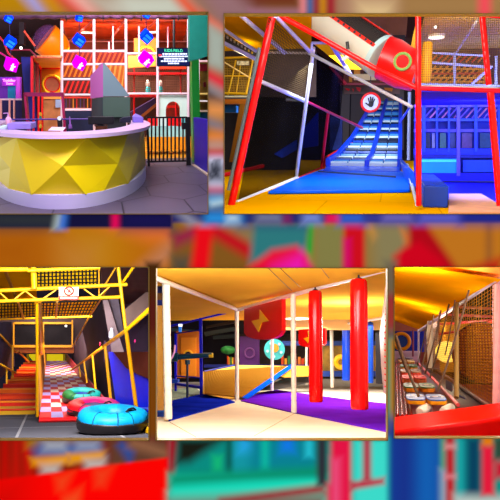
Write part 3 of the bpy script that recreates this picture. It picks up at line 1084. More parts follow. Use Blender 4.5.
# ---- bays on the right of the frame
solo(A, 'net_wall', MB().net(A.P(127, 70, yf + .3), A.P(157, 70, yf + .3), A.P(157, 93, yf + .3), A.P(127, 93, yf + .3), 14, 10, .008), mat((110, 70, 50), 0.8), 'brown net between the white posts over the red beam', 'net')
solo(A, 'net_wall', MB().net(A.P(158, 68, yf + .3), A.P(188, 68, yf + .3), A.P(188, 93, yf + .3), A.P(158, 93, yf + .3), 14, 10, .008), mat((110, 70, 50), 0.8), 'brown net between the white posts under the wall screen', 'net')
shell(A, 'wall_inner', slab(A, rect(126, 66, 192, 94), yf + 5, .1), mat((84, 42, 26), 0.7, 0.35, 2))
t = Thing(A, 'tube_scaffold', 'red posts and beams standing behind the white frame', 'frame')
redp = mat((225, 14, 18), 0.4)
for u, v1, v2 in ((134, 68, 148), (181, 64, 93), (176, 96, 148)):
    t.add('post', vbar(A, u, v1, v2, yf + .8, 1.8), redp)
t.add('beam', MB().prism([A.P(u, v, yf + .1) for u, v in rect(128, 94.8, 157, 97.2)], (0, .7, 0)), redp)
t.add('beam', MB().prism([A.P(u, v, yf + .1) for u, v in rect(127, 72.4, 188, 74.4)], (0, .7, 0)), redp)
t.add('beam', MB().prism([A.P(u, v, yf + .1) for u, v in rect(160, 66.5, 186, 69)], (0, .7, 0)), mat((245, 60, 20), 0.4))
t.done()
t = Thing(A, 'tunnel_ring', 'red tunnel mouth with a yellow ring half hidden by the magenta cube', 'tunnel')
yy = yf + 4
c = A.P(146.5, 56, yy)
t.add('panel', slab(A, rect(134, 38, 157, 52), yy + .1, .08), mat((205, 110, 16), 0.5, 0.2, 2))
t.add('rim', MB().torus(c, (0, 1, 0), A.px(8.2, yy), A.px(1.2, yy)), mat((250, 190, 20), 0.4))
t.add('mouth', MB().lathe(c + Vector((0, -.05, 0)), (0, 1, 0), [(A.px(7.2, yy), 0), (A.px(7.2, yy), .14)], 28), mat((225, 25, 18), 0.4))
t.done()
solo(A, 'floor_board', MB().prism([A.P(u, v, yf + 3) for u, v in ((128, 55.5), (156, 55.5), (156, 66), (128, 68))], (0, .08, 0)), mat((196, 92, 14), 0.5, 0.3, 2), 'orange floor panel under the tunnel with the yellow ring', 'panel')
t = Thing(A, 'slide', 'dark blue slide with an orange edge going down behind the gate', 'slide')
yy = yf + 1.5
t.add('chute', MB().prism([A.P(131, 112, yy), A.P(155, 98, yy), A.P(156, 103, yy), A.P(134, 121, yy)], (0, .6, 0)), mat((48, 34, 84), 0.4))
t.add('edge', MB().prism([A.P(134, 121, yy - .03), A.P(156, 103, yy - .03), A.P(156, 106.5, yy - .03), A.P(138, 121.5, yy - .03)], (0, .1, 0)), mat((150, 92, 40), 0.4))
t.done()
for u, v, lab in ((148.2, 93, 'pale and cyan skittle toy behind the net over the red beam'), (160.8, 92.6, 'pale and cyan skittle toy behind the net under the wall screen')):
    q = A.P(u, v, yf + 1.6)
    e = A.px(1, q.y)
    t = Thing(A, 'skittle_toy', lab, 'toy', 'soft skittle toys')
    t.add('foot', MB().lathe(q, (0, 0, 1), [(2.2 * e, 0), (2.4 * e, e), (2 * e, 5 * e), (1.2 * e, 6 * e)], 16), mat((30, 190, 200), 0.5))
    t.add('top', MB().lathe(q + Vector((0, 0, 5.5 * e)), (0, 0, 1), [(1.2 * e, 0), (1.9 * e, 1.6 * e), (1.8 * e, 4 * e), (1 * e, 6 * e), (.2 * e, 6.5 * e)], 16), mat((230, 205, 200), 0.5))
    t.done()
# white wall panel with an arched doorway
arch = [(158.3, 95), (187.6, 95), (187.6, 150), (180, 150)] + arc(173, 110, 7.2, 8.6, 0, 180, 18) + [(166, 150), (158.3, 150)]
solo(A, 'arched_panel', slab(A, arch, yf + .1, .12), mat((196, 226, 214), 0.45), 'mint white wall panel with an arched doorway behind the gate', 'panel')
solo(A, 'arch_backdrop', slab(A, rect(164, 99, 183, 122), yf + 1.2, .1), mat((150, 40, 20), 0.5, 0.5, 3), 'red and brown padded board seen through the arch', 'panel')
solo(A, 'bumper_pad', slab(A, rect(167.5, 105.5, 180, 108), yf + .9, .1), mat((225, 30, 18), 0.4), 'red bumper bar across the arched doorway', 'pad')
# blocks seen through the bars of the gate
cols = [(225, 16, 20), (225, 16, 20), (200, 225, 222), (200, 225, 222), (225, 16, 20), (225, 16, 20), (225, 18, 26), (90, 190, 200)]
for i in range(8):
    u = 148.6 + i * 4.7
    solo(A, 'foam_block', slab(A, rect(u, 117.5, u + 4.4, 126), 18.4 - .02 * i, .4), mat(cols[i], 0.45), ['dark red', 'bright red', 'pale', 'mint', 'scarlet', 'crimson', 'deep red', 'teal'][i] + ' foam block behind the gate bars, ' + ['first', 'second', 'third', 'fourth', 'fifth', 'sixth', 'seventh', 'eighth'][i] + ' from the desk', 'foam block', 'foam blocks behind the gate')
solo(A, 'foam_shelf', slab(A, rect(148, 126, 187, 137), 18.3, .6), mat((150, 205, 205), 0.45, 0.3, 2), 'pale turquoise padded shelf behind the gate', 'shelf')
solo(A, 'foam_step', slab(A, rect(148, 137, 187, 150.5), 18.2, .7), mat((235, 150, 20), 0.45, 0.25, 2), 'yellow padded step on the floor behind the gate', 'pad')

# ---- room box on the left: red framed booth with ring portal
yb = 18.0
t = Thing(A, 'booth', 'red framed upper booth with a yellow back wall and a round portal', 'booth')
redm = mat((205, 14, 40), 0.4)
t.add('frame', MB().prism([A.P(u, v, yb) for u, v in rect(30.6, 56, 62, 57.8)], (0, .3, 0)).prism([A.P(u, v, yb) for u, v in rect(30.6, 56, 32.6, 94)], (0, .3, 0)), redm)
t.add('ceiling_panel', MB().prism([A.P(33, 57.5, yb), A.P(62, 57.5, yb), A.P(62, 68, yb + 3), A.P(41, 68, yb + 3)], (0, 0, .05)), mat((236, 176, 112), 0.5, 0.15, 2))
t.add('back_wall', slab(A, rect(40, 68, 62, 95), yb + 3, .1), mat((228, 150, 10), 0.5, 0.12, 2))
t.add('inner_frame', MB().prism([A.P(u, v, yb + 2.9) for u, v in rect(40, 68, 41.4, 95)], (0, .1, 0)).prism([A.P(u, v, yb + 2.9) for u, v in rect(40, 67.6, 62, 69)], (0, .1, 0)).bar(A.P(32.4, 57.6, yb + .2), A.P(40.5, 68.4, yb + 2.9), .04), mat((230, 24, 20), 0.4))
t.add('side_panel', MB().prism([A.P(33, 60, yb + .3), A.P(40, 69, yb + 3), A.P(40, 95, yb + 3), A.P(33, 95, yb + .3)], (-.05, 0, 0)), mat((70, 92, 100), 0.5, 0.4, 1))
for u in (35.4, 37.6):
    t.add('post', MB().bar(A.P(u, 63, yb + 1.2), A.P(u, 95, yb + 1.2), .04, 8), mat((190, 60, 60), 0.4))
c = A.P(52.2, 84.5, yb + 2.9)
t.add('portal_rim', MB().torus(c, (0, 1, 0), A.px(8.1, c.y), A.px(1.2, c.y), flat=1.5), mat((252, 200, 16), 0.35))
t.add('portal_ring', MB().torus(c, (0, 1, 0), A.px(6.6, c.y), A.px(.8, c.y), flat=1.5), mat((225, 20, 26), 0.35))
t.add('portal_back', MB().lathe(c + Vector((0, -.02, 0)), (0, 1, 0), [(A.px(6.2, c.y), 0), (A.px(6.2, c.y), .08)], 28), mat((190, 112, 84), 0.5, 0.2, 4))
t.done()
# lower storey of the booth
t = Thing(A, 'entry_frame', 'purple beam on dark red posts framing the lower room behind the desk', 'frame')
pur = mat((128, 10, 72), 0.4)
t.add('beam', MB().prism([A.P(u, v, yb - 1) for u, v in rect(24, 92.4, 63.5, 96.4)], (0, .5, 0)), pur)
for u in (25.2, 62.4):
    t.add('post', MB().box((A.P(u - 1.1, 100, yb - 1).x, yb - 1, -AH), (A.P(u + 1.1, 100, yb - 1).x, yb - .6, A.P(u, 93, yb - 1).z)), mat((150, 12, 74), 0.4))
for u, cc in ((33.5, (200, 18, 40)), (38.6, (225, 24, 30)), (42.2, (225, 30, 24))):
    t.add('inner_post', MB().bar(A.P(u, 96, yb + .5), A.P(u, 140, yb + .5), A.px(1.0, yb), 8), mat(cc, 0.4))
t.done()
shell(A, 'wall_inner', slab(A, rect(22, 96, 44, 140), yb + 1.4, .1), mat((46, 22, 34), 0.6, 0.4, 1.5))
t = Thing(A, 'mural_board', 'tan board with a pale blue square in the lower room', 'board')
t.add('board', slab(A, rect(43.5, 96, 62, 142), yb + 1.0, .1), mat((176, 110, 62), 0.5, 0.4, 2.5))
t.add('top_edge', slab(A, rect(43.5, 97, 62, 99), yb + .95, .05), mat((240, 150, 60), 0.4))
t.add('square', slab(A, rect(55.5, 99.6, 60.5, 107.5), yb + .93, .05), mat((150, 165, 195), 0.4))
t.done()
t = Thing(A, 'toy_stack', 'little column of coloured toy rings by the red post', 'toy')
for i, cc in enumerate([(235, 200, 60), (240, 120, 30), (20, 140, 110), (240, 190, 50)]):
    q = A.P(40.7, 128 - i * 4, yb - .2)
    t.add('ring', MB().lathe(q, (0, 0, 1), [(.03, 0), (.045, .04), (.03, .1)], 12), mat(cc, 0.4))
t.done()
solo(A, 'guard_rail', MB().bar(A.P(-4, 119.6, 16.2), A.P(98, 119, 16.2), A.px(.75, 16), 8), mat((86, 58, 150), 0.4), 'long thin purple bar running across behind the desk', 'rail')
# ---- orange tube slide and clear dome on the booth roof
t = Thing(A, 'tube_slide', 'orange funnel of a tube slide with a clear dome above the booth', 'slide')
yy = 20.5
ax = (A.P(40, 38, yy) - A.P(60, 46, yy)).normalized()
c0 = A.P(45.6, 38.6, yy)
sx_ = A.px(1, yy)
ax = Vector((-.74, -.22, .62)).normalized()
t.add('funnel', MB().lathe(c0, ax, [(14.6 * sx_, 0), (14.9 * sx_, -.02), (14.6 * sx_, -.2), (13.4 * sx_, -.42), (11 * sx_, -.6), (7 * sx_, -.7), (.5 * sx_, -.74)], 32), mat((250, 134, 0), 0.4))
t.add('rim', MB().torus(c0, ax, 14.4 * sx_, .7 * sx_), mat((250, 110, 20), 0.35))
t.add('tube', MB().bar(A.P(52, 44, yy + .3), A.P(64, 47, yy + .3), 8.6 * sx_, 20), mat((236, 120, 16), 0.35))
dome = MB().lathe(c0 + ax * .03, ax, [(13.4 * sx_, 0), (12.2 * sx_, .12), (10 * sx_, .2), (7 * sx_, .26), (3.6 * sx_, .3), (.3 * sx_, .31)], 28)
t.add('dome', dome, mat((150, 90, 170), 0.12, alpha=0.22))
t.done()
# ---- column, toilets, pipes on the left
shell(A, 'column', MB().box((A.P(21.3, 60, 19).x, 19, -AH), (A.P(31, 60, 19).x, 19.6, A.P(25, 57, 19).z)), mat((22, 22, 120), 0.5))
shell(A, 'wall_left', slab(A, rect(-30, 77, 21, 145), 22, .2), mat((112, 40, 190), 0.5, 0.25, 1))
shell(A, 'door_1', MB().prism([A.P(u, v, 21.9) for u, v in rect(7.8, 84, 15.2, 145)], (0, .1, 0)), mat((20, 130, 178), 0.4))
shell(A, 'trim_7', MB().prism([A.P(u, v, 21.8) for u, v in rect(16, 77, 20, 145)], (0, .1, 0)), mat((190, 70, 230), 0.4))
t = Thing(A, 'neon_sign', 'glowing pink two line neon sign over the teal door', 'sign')
t.add('upper_line', lettering(A, 'Toddler', A.P(9.2, 80.6, 21.7), A.px(3.3, 21.7), UX, UZ, depth=.02), mat((255, 150, 255), 0.4, emit=2.2))
t.add('lower_line', lettering(A, 'Zone', A.P(9.4, 83.6, 21.7), A.px(2.7, 21.7), UX, UZ, depth=.02), mat((255, 150, 255), 0.4, emit=2.2))
t.add('backing', slab(A, rect(2, 78, 16.5, 85.6), 21.8, .03), mat((160, 30, 200), 0.4))
t.done()
t = Thing(A, 'white_fence', 'low pinkish white fence before the violet wall', 'fence')
t.add('rail', hbar(A, -20, 24.5, 99.4, 19.5, 1.7), mat((235, 195, 225), 0.4))
for u in (1, 9.6, 14.2):
    t.add('post', vbar(A, u, 99, 145, 19.5, 1.7), mat((240, 170, 165), 0.4))
t.done()
shell(A, 'wall_left_low', slab(A, rect(-20, 100, 24, 145), 20.2, .1), mat((34, 20, 92), 0.5, 0.3, 1.5))
t = Thing(A, 'ventilation_duct', 'dark foil ventilation duct hanging along the ceiling edge', 'duct')
yd = 16.5
pts = [A.P(u, 14.2 + .9 * math.sin(u * .5), yd) for u in range(-6, 206, 4)]
t.add('tube', MB().path(pts, [A.px(4.0, yd) * (1 + .06 * math.sin(i * 2.1)) for i in range(len(pts))], 14), mat((96, 60, 92), 0.35, 0.25, 5, bump=.6))
for u in (66, 103, 141, 178):
    t.add('strap', MB().torus(A.P(u, 15.4, yd), (1, 0, 0), A.px(4.4, yd), A.px(.5, yd)), mat((25, 15, 25), 0.6))
t.done()
t = Thing(A, 'service_pipe', 'crooked red pipe under the dark ceiling by the blue cubes', 'pipe')
t.add('pipe', MB().path([A.P(-4, 33, 17), A.P(4, 42, 17), A.P(8, 53, 17), A.P(20, 64, 17)], A.px(.9, 17), 8), mat((190, 16, 50), 0.4))
t.add('branch', MB().path([A.P(-4, 50, 17.2), A.P(8, 58, 17.2)], A.px(.8, 17), 8), mat((200, 20, 120), 0.4))
t.done()
solo(A, 'sprinkler_pipe', MB().path([A.P(10, 50, 18), A.P(30, 50, 18), A.P(37, 57, 18)], .025, 8), mat((120, 20, 50), 0.5), 'thin dark red sprinkler pipe above the booth roof', 'pipe')
solo(A, 'roof_strut', MB().bar(A.P(24, 31, 18.5), A.P(35, 46, 18.5), .03, 8), mat((215, 70, 50), 0.4), 'thin red slanting strut beside the clear dome', 'strut')
q = A.P(21, 48, 17.5)
solo(A, 'spot_lamp', MB().ball(q, A.px(1.3, 17.5)), mat((255, 245, 230), 0.4, emit=3.0), 'small round white spot lamp under the dark ceiling', 'lamp')
solo(A, 'ceiling_duct_box', MB().prism([A.P(u, v, 20) for u, v in rect(19, 22, 24, 44)], (0, .5, 0)), mat((34, 20, 30), 0.7), 'narrow dark box hanging from the ceiling near the spot lamp', 'duct')




# ================================================================ slide hall
def padded(p, q, r, seg=9, n=14):
    """A post wrapped in foam sleeves, pinched at each joint."""
    p, q = Vector(p), Vector(q)
    pts, rs = [], []
    for i in range(seg):
        for t, k in ((0.03, .93), (.12, 1), (.88, 1), (.97, .93)):
            pts.append(p.lerp(q, (i + t) / seg))
            rs.append(r * k)
    return MB().path(pts, rs, n)


b = B.P
red = mat((232, 8, 10), 0.3)
lav = mat((170, 172, 235), 0.35)
wht = mat((225, 225, 228), 0.35)
ochre = mat((206, 146, 4), 0.6, 0.12, 1.2, spec=.05)
YB = 13.6
shell(B, 'floor', wedge(B, 218, 540, -BH, .1, 11.4, 46), brick_mat((222, 156, 0), (212, 146, 0), (190, 128, 0), 2.6, 3.4, 0.02, 0.7))
shell(B, 'wall_back', slab(B, rect(218, 0, 540, 162), 47, .2), mat((22, 18, 34), 0.8, 0.3))
_a, _b = B.d(219, 60), B.d(311, 60)
shell(B, 'ceiling', MB().prism([(_a.x / _a.y * Y, Y, 2.75) for Y in (11, 19)] + [(_b.x / _b.y * Y, Y, 2.75) for Y in (19, 11)], (0, 0, .1)), mat((206, 146, 4), 0.7, 0.08, .8, spec=0))
shell(B, 'ceiling', wedge(B, 290, 424, 5.2, .1, 14, 47, 60), mat((60, 40, 40), 0.7, spec=0))
shell(B, 'ceiling', MB().box((.62, 11.0, 2.75), (4.5, 20.2, 2.85)), mat((206, 160, 84), 0.7, 0.08, .8, spec=0))
# corner posts, beams
for name, p_, q_, w_, m_, lab in [
        ('padded_post', (231, 206.5, YB), (274, 8, YB), 7.6, red, 'red padded corner post leaning at the yellow floor edge by the dark screen'),
        ('padded_post', (418.8, 206.5, YB), (418.2, 8, YB), 5.4, red, 'upright red padded post beside the blue foam block'),
        ('padded_post', (500, 206, YB), (490.5, 92, YB), 6.4, red, 'lower red padded post beyond the pinkish mat'),
        ('padded_post', (489, 85, YB), (481.5, 8, YB), 5.2, red, 'upper red padded post in front of the netted upper floor')]:
    solo(B, name, padded(b(*p_), b(*q_), B.px(w_ / 2, YB)), m_, lab, 'post', 'red padded posts')
YL = 14.3
PT = [((228.5, 190, 15.5), (259.5, 48, 15.5), 3.6, mat((150, 165, 175), 0.35), 'tube_post', 'grey tube post standing close behind the leaning red post'),
      ((296, 178, 23.7), (313.5, 48, 18.6), 3.6, wht, 'tube_post', 'white upright tube post at the far end of the dark screen'),
      ((321.5, 168, 31.0), (328.2, 113, 29), 3.0, mat((225, 16, 70), 0.35), 'tube_post', 'magenta red post near the foot of the slide'),
      ((236.5, 202.6, YL), (297, 178.4, 23.7), 4.6, wht, 'tube_beam', 'white padded beam lying along the bottom of the dark screen'),
      ((261, 81.5, YL), (306.5, 101.5, 22), 4.2, mat((205, 208, 245), 0.3), 'tube_rail', 'pale lilac handrail sloping across the dark screen'),
      ((306.5, 101.5, 22), (362, 128, 33), 2.6, mat((190, 20, 100), 0.35), 'tube_rail', 'magenta handrail carrying on towards the slide'),
      ((238, 13, 12.5), (284.5, 52.5, 18.2), 4.2, lav, 'tube_beam', 'lilac ceiling beam passing behind the leaning red post'),
      ((275.5, 16, 12.9), (312.5, 54.5, 18.5), 3.8, lav, 'tube_beam', 'lilac ceiling beam running from the red rail to the white post'),
      ((224, 29.5, 14.3), (256, 51, 17.8), 3.4, lav, 'tube_beam', 'upper lilac chord of the slanting truss at the ceiling'),
      ((221, 41.5, 15), (255.5, 59, 18), 4.0, lav, 'tube_beam', 'lower lilac chord of the slanting truss at the ceiling'),
      ((311.5, 42.8, 18), (334, 43, 18), 2.4, lav, 'tube_beam', 'short lilac crossbar under the white tube slide'),
      ((312, 43, 18), (311, 54, 18), 2.4, lav, 'tube_post', 'short lilac upright under the white tube slide'),
      ((331, 44, 18), (350, 74, 19), 3.8, mat((140, 135, 235), 0.35), 'tube_strut', 'lilac strut propping up the white tube slide'),
      ((309, 53, 18), (412, 107, 16), 3.2, mat((196, 196, 208), 0.35), 'tube_rail', 'long grey tube rail slanting down under the red rail'),
      ((265, 52.3, 18.3), (311, 53.2, 18.4), 2.2, mat((190, 190, 190), 0.4), 'tube_beam', 'grey crossbar above the netting behind the screen'),
      ((221, 97, 18), (257, 97.2, 18), 2.6, mat((165, 165, 165), 0.4), 'tube_beam', 'grey crossbar at the far side of the leaning red post'),
      ((286, 99.6, 24.5), (306, 100, 24.5), 3.2, mat((165, 165, 155), 0.4), 'tube_beam', 'stub of grey beam meeting the white upright post'),
      ((297, 178.4, 23.7), (321.5, 167.6, 33), 2.4, mat((225, 20, 50), 0.35), 'tube_beam', 'red floor beam between the white post and the magenta post'),
      ((275, 13, YB), (314, 34, YB + .5), 5.2, red, 'tube_rail', 'upper length of the red padded rail below the tube slide'),
      ((314, 34, YB + .5), (376, 69, YB + .5), 4.8, red, 'tube_rail', 'middle length of the red padded rail below the tube slide'),
      ((376, 69, YB + .5), (419, 89, YB), 4.6, red, 'tube_rail', 'lower length of the red padded rail, meeting the upright red post'),
      ((419, 88.2, YB), (504, 91, YB), 4.2, mat((205, 10, 40), 0.35), 'tube_beam', 'red deck beam across the upper floor edge'),
      ((478, 15, YB), (504, 16.6, YB), 3.4, red, 'tube_beam', 'red top beam by the upper red post'),
      ((421, 86, YB + .3), (504, 88.4, YB + .3), 2.4, mat((235, 225, 215), 0.4), 'tube_beam', 'thin white beam lying behind the red deck beam'),
      ((407, 165, 26), (417, 205, 14.2), 3.2, mat((196, 205, 200), 0.4), 'tube_beam', 'pale tube beam on the floor beside the upright red post'),
      ((408.5, 160, 24), (409.5, 92, 24), 3.0, mat((150, 160, 190), 0.4), 'tube_post', 'pale tube post beyond the upright red post'),
      ((411, 105, 16), (400, 122, 22), 2.0, mat((70, 90, 225), 0.4), 'tube_strut', 'blue tube strut where the grey rail ends'),
      ((402, 45, 26), (405, 14, 26), 2.0, mat((70, 120, 170), 0.4), 'tube_post', 'thin blue tube by the red slide end'),
      ]
for p_, q_, w_, m_, name, lab in PT:
    P_, Q_ = b(*p_), b(*q_)
    solo(B, name, MB().bar(P_, Q_, B.px(w_ / 2, p_[2]), 12, B.px(w_ / 2, q_[2])), m_, lab, 'beam' if 'beam' in name else 'rail' if 'rail' in name else 'post')
# slotted truss plate
t = Thing(B, 'truss_plate', 'black and white slotted plate between the two lilac truss chords', 'plate')
t.add('plate', MB().prism([b(221, 31, 15.1), b(256, 52.5, 18.1), b(255.5, 57, 18.1), b(221, 39.5, 15.1)], (0, .05, 0)), mat((30, 28, 30), 0.5))
for i in range(9):
    f = i / 9
    P_ = b(223 + 32 * f, 33.4 + 20 * f, 15 + 3 * f)
    t.add('slot', MB().prism([P_ + Vector((x, -.01, z)) for x, z in ((0, 0), (.045, -.02), (.045, -.085), (0, -.065))], (0, .03, 0)), mat((185, 180, 190) if i < 7 else (230, 200, 30), 0.4))
t.done()
# dark screen wall along the lane
scr = MB().prism([b(261, 82, YL + .15), b(306, 101, 23.7), b(296, 177, 23.7), b(238.5, 200, YL + .15)], (-.01, .02, 0))
solo(B, 'screen_net', scr, mat((14, 12, 14), 0.8, alpha=0.5, spec=0), 'dark see-through screen stretched from the leaning red post to the white post', 'screen')
solo(B, 'rope_net', MB().net(b(269, 18, 13.3), b(309, 54, 18.5), b(304, 98, 20.4), b(257, 86, 15), 30, 24, .008), mat((84, 70, 46), 0.7, spec=0), 'knotted rope net behind the lilac beams above the handrail', 'net')
scr2 = MB().prism([b(314, 50, 23.9), b(344, 72, 36), b(340, 124, 36), b(330, 158, 33), b(322, 167, 33), b(298, 177, 23.9)], (-.01, .02, 0))
solo(B, 'screen_net', scr2, mat((8, 6, 24), 0.8, alpha=0.5, spec=.0), 'dark blue see-through screen between the white post and the slide', 'screen')
# behind the screen, at the left edge
t = Thing(B, 'lit_cage', 'yellow lit cage of bars and net seen at the picture edge past the grey post', 'cage')
yy = 19
yel = mat((205, 160, 10), 0.5)
t.add('back_panel', slab(B, rect(219, 56, 252, 96), yy + .8, .1), mat((66, 46, 14), 0.6, 0.4, 1.5))
for u1, v1, u2, v2, w_ in ((224, 62, 252, 79, 1.4), (222, 76, 248, 76, 1.2), (236, 60, 228, 95, 1.6), (253, 60, 246, 94, 2), (222, 93, 248, 94, 2.4), (222, 58, 252, 57, 2.0), (241, 62, 236, 95, 1)):
    t.add('bar', MB().bar(b(u1, v1, yy), b(u2, v2, yy), B.px(w_ / 2, yy), 8), yel if w_ != 1.4 else mat((235, 210, 150), 0.4))
t.add('net', MB().net(b(221, 60, yy + .3), b(252, 60, yy + .3), b(248, 94, yy + .3), b(221, 94, yy + .3), 18, 20, .012), mat((150, 112, 20), 0.6))
t.add('plate', slab(B, rect(237, 61, 249, 65), yy - .05, .04), mat((190, 185, 180), 0.5, 0.6, 14))
t.done()
t = Thing(B, 'wooden_frame', 'brown wooden frame with a blue cushion under the lit cage', 'frame')
t.add('top_board', slab(B, rect(219, 99, 246, 104), 19, .3), mat((165, 92, 14), 0.5))
t.add('upright', MB().prism([b(u, v, 19) for u, v in ((240, 104), (245, 104), (234, 162), (229, 162))], (0, .25, 0)), mat((140, 88, 14), 0.5))
t.add('cushion', slab(B, rect(222, 105.5, 236, 112.5), 19.3, .3), mat((20, 90, 165), 0.5), label='blue cushion')
t.done()
shell(B, 'wall_left', MB().prism([b(219, 96, 30), b(300, 96, 30), b(300, 170, 30), b(219, 170, 30)], (0, .1, 0)), mat((52, 44, 40), 0.7, 0.4, 1))
shell(B, 'wall_left', MB().prism([b(219, 50, 24.2), b(316, 50, 24.2), b(316, 97, 24.2), b(219, 97, 24.2)], (0, .1, 0)), mat((48, 30, 26), 0.7, 0.4, 1))
solo(B, 'red_kerb', MB().bar(b(219, 176, 24), b(263, 166, 26), .09, 8), mat((205, 16, 24), 0.4), 'red padded kerb lying on the floor behind the dark screen', 'kerb')
solo(B, 'blue_pad', MB().prism([b(274, 154, 25), b(296, 140, 28), b(296, 150, 28), b(282, 158, 25)], (0, .3, 0)), mat((20, 60, 205), 0.4), 'blue pad glimpsed through the dark screen', 'pad')
solo(B, 'blue_board', slab(B, [(302, 130), (318, 112), (318, 146), (303, 148)], 34, .2), mat((18, 40, 205), 0.5), 'blue padded board glimpsed through the dark blue screen', 'pad')
solo(B, 'blue_drum', slab(B, rect(330, 116, 342, 150), 40, .6), mat((22, 44, 130), 0.5, 0.5, 1), 'tall blue padded column behind the magenta handrail', 'pad')
# blue landing mat
mt = Thing(B, 'landing_mat', 'broad bright blue landing mat at the foot of the roller slide', 'mat')
zm = -BH + .1
mt.add('mat', MB().prism([B.Z(u, v, zm) for u, v in ((268, 191), (410, 189.5), (409, 178), (402, 171), (322, 169), (300, 177))], (0, 0, -.095)), mat((4, 92, 240), 0.35, 0.08, 1.5, spec=.08), bev=.03)
mt.add('seam', MB().prism([B.Z(u, v, zm + .012) for u, v in ((318, 170.7), (396, 176), (396, 177.4), (318, 171.6))], (0, 0, -.01)), mat((18, 26, 60), 0.5))
mt.done()
# roller slide: two lanes climbing to the back
sl = Thing(B, 'roller_slide', 'blue two lane roller slide climbing to the dark back wall', 'slide')
rows = [(30.0, -1.22), (32.2, -.95), (34.9, -.1), (40, 1.30), (45, 2.62)]
LX = [-3.05, -2.75, -2.2, -1.75, -1.38]
MX = [-1.15, -1.0, -.84, -.68, -.5]
RX = [.40, .42, .44, .45, .46]
sp = lambda tab, y: next(tab[i] + (tab[i + 1] - tab[i]) * (y - rows[i][0]) / (rows[i + 1][0] - rows[i][0]) for i in range(4) if rows[i][0] <= y <= rows[i + 1][0] + 1e-6)
ZS = [r[1] for r in rows]
for tab, nm, hh in ((LX, 'side_wall', .34), (MX, 'divider', .3), (RX, 'side_wall', .34)):
    rings = []
    for i, (y, z) in enumerate(rows):
        x = tab[i]
        rings.append([Vector((x - .11, y, z - .25)), Vector((x + .11, y, z - .25)), Vector((x + .11, y, z + hh)), Vector((x - .11, y, z + hh))])
    sl.add(nm, MB().loft(rings), mat((16, 60, 225), 0.28), bev=.04)
rings = [[Vector((LX[i], y, z - .3)), Vector((RX[i], y, z - .3)), Vector((RX[i], y, z - .12)), Vector((LX[i], y, z - .12))] for i, (y, z) in enumerate(rows)]
sl.add('bed', MB().loft(rings), mat((12, 30, 110), 0.4))
rc = [mat((190, 205, 225), 0.22), mat((60, 130, 205), 0.25), mat((10, 60, 170), 0.3), mat((14, 24, 60), 0.35)]
ny = 34
for i in range(ny):
    f = i / (ny - 1)
    y = 30.25 + 14.5 * f
    z = sp(ZS, y)
    for a_, c_ in ((LX, MX), (MX, RX)):
        x0, x1 = sp(a_, y) + .11, sp(c_, y) - .11
        k = (i + (1 if a_ is MX and i % 7 == 3 else 0)) % 4
        xm = (x0 + x1) / 2
        sl.add('roller', MB().bar((x0, y, z), (xm - .03, y, z), .17, 8).bar((xm + .03, y, z), (x1, y, z), .17, 8).bar((x0, y, z), (x1, y, z), .07, 6), rc[k])
for (xa, xb) in ((LX[0], MX[0]), (MX[0], RX[0])):
    sl.add('apron', MB().prism([(xa, 30.2, -1.25), (xb, 30.2, -1.25), (xb, 27.8, zm + .02), (xa, 27.8, zm + .02)], (0, 0, -.05)), mat((16, 70, 228), 0.25))
for i in range(4):
    y = 43.5 - i * 3.6
    sl.add('support', MB().box((-.6 - .06, y, -BH), (-.6 + .06, y + .15, sp(ZS, y) - .28)), mat((30, 30, 40), 0.5))
sl.done()
solo(B, 'slide_bumper', MB().prism([b(400, 160, 27), b(410, 172, 20), b(412, 187, 18), b(404, 178, 24)], (.12, .1, 0)), mat((18, 74, 222), 0.3), 'blue padded bumper wall beside the slide foot and the pale floor beam', 'bumper')
solo(B, 'slide_fringe', MB().path([b(323, 168, 32), b(326, 158, 32), b(336, 152.5, 33), b(346, 147, 34), b(352, 144, 34.5)], .1, 8), mat((205, 24, 30), 0.4), 'red padded edging along the slide foot', 'edging')
# back of the hall over the slide
shell(B, 'wall_inner', slab(B, rect(340, 83, 404, 150), 46.2, .2), brick_mat((92, 88, 100), (64, 62, 76), (36, 34, 46), 1.6, .8, .05))
t = Thing(B, 'drawn_banner', 'grey board with red scribble lettering behind the hand sign', 'banner')
t.add('board', slab(B, rect(344, 84, 400, 94), 46, .1), mat((104, 78, 88), 0.5, 0.4, .8))
for u, v, w_, h_ in ((345, 88, 5, 3), (352, 88.5, 2, 4), (356, 87, 5, 5), (372, 88, 8, 3), (384, 87.5, 9, 4)):
    t.add('mark', slab(B, [(u, v), (u + w_, v + .8), (u + w_ - 1, v + h_), (u + 1, v + h_ * .6)], 45.9, .05), mat((215, 30, 50) if u < 370 else (214, 130, 50), 0.5))
t.done()
t = Thing(B, 'warm_gallery', 'warmly lit gallery shelf with orange and cream slabs coloured as its lights over the slide top', 'gallery')
t.add('back_panel', slab(B, rect(338, 68, 404, 83), 44, .1), mat((110, 36, 22), 0.5, 0.4, .8))
for u0, v0, u1, v1, c_ in ((354, 74, 376, 80, (250, 215, 175)), (354, 69, 360, 74, (240, 150, 40)), (364, 70.5, 378, 73, (40, 46, 40)), (380, 73, 398, 82, (215, 70, 20)), (349, 73, 352, 82, (200, 120, 20)), (386, 70, 392, 76, (235, 150, 60))):
    t.add('panel', slab(B, rect(u0, v0, u1, v1), 43.6, .2), mat(c_, 0.5))  # warm lights of the shelf given as plain coloured slabs
t.add('beam', MB().prism([b(u, v, 43.4) for u, v in rect(340, 83, 404, 85)], (0, .3, 0)), mat((150, 20, 60), 0.4))
t.add('frame', MB().bar(b(330, 66, 43), b(346, 84, 43), .1, 8), mat((190, 20, 60), 0.4))
t.done()
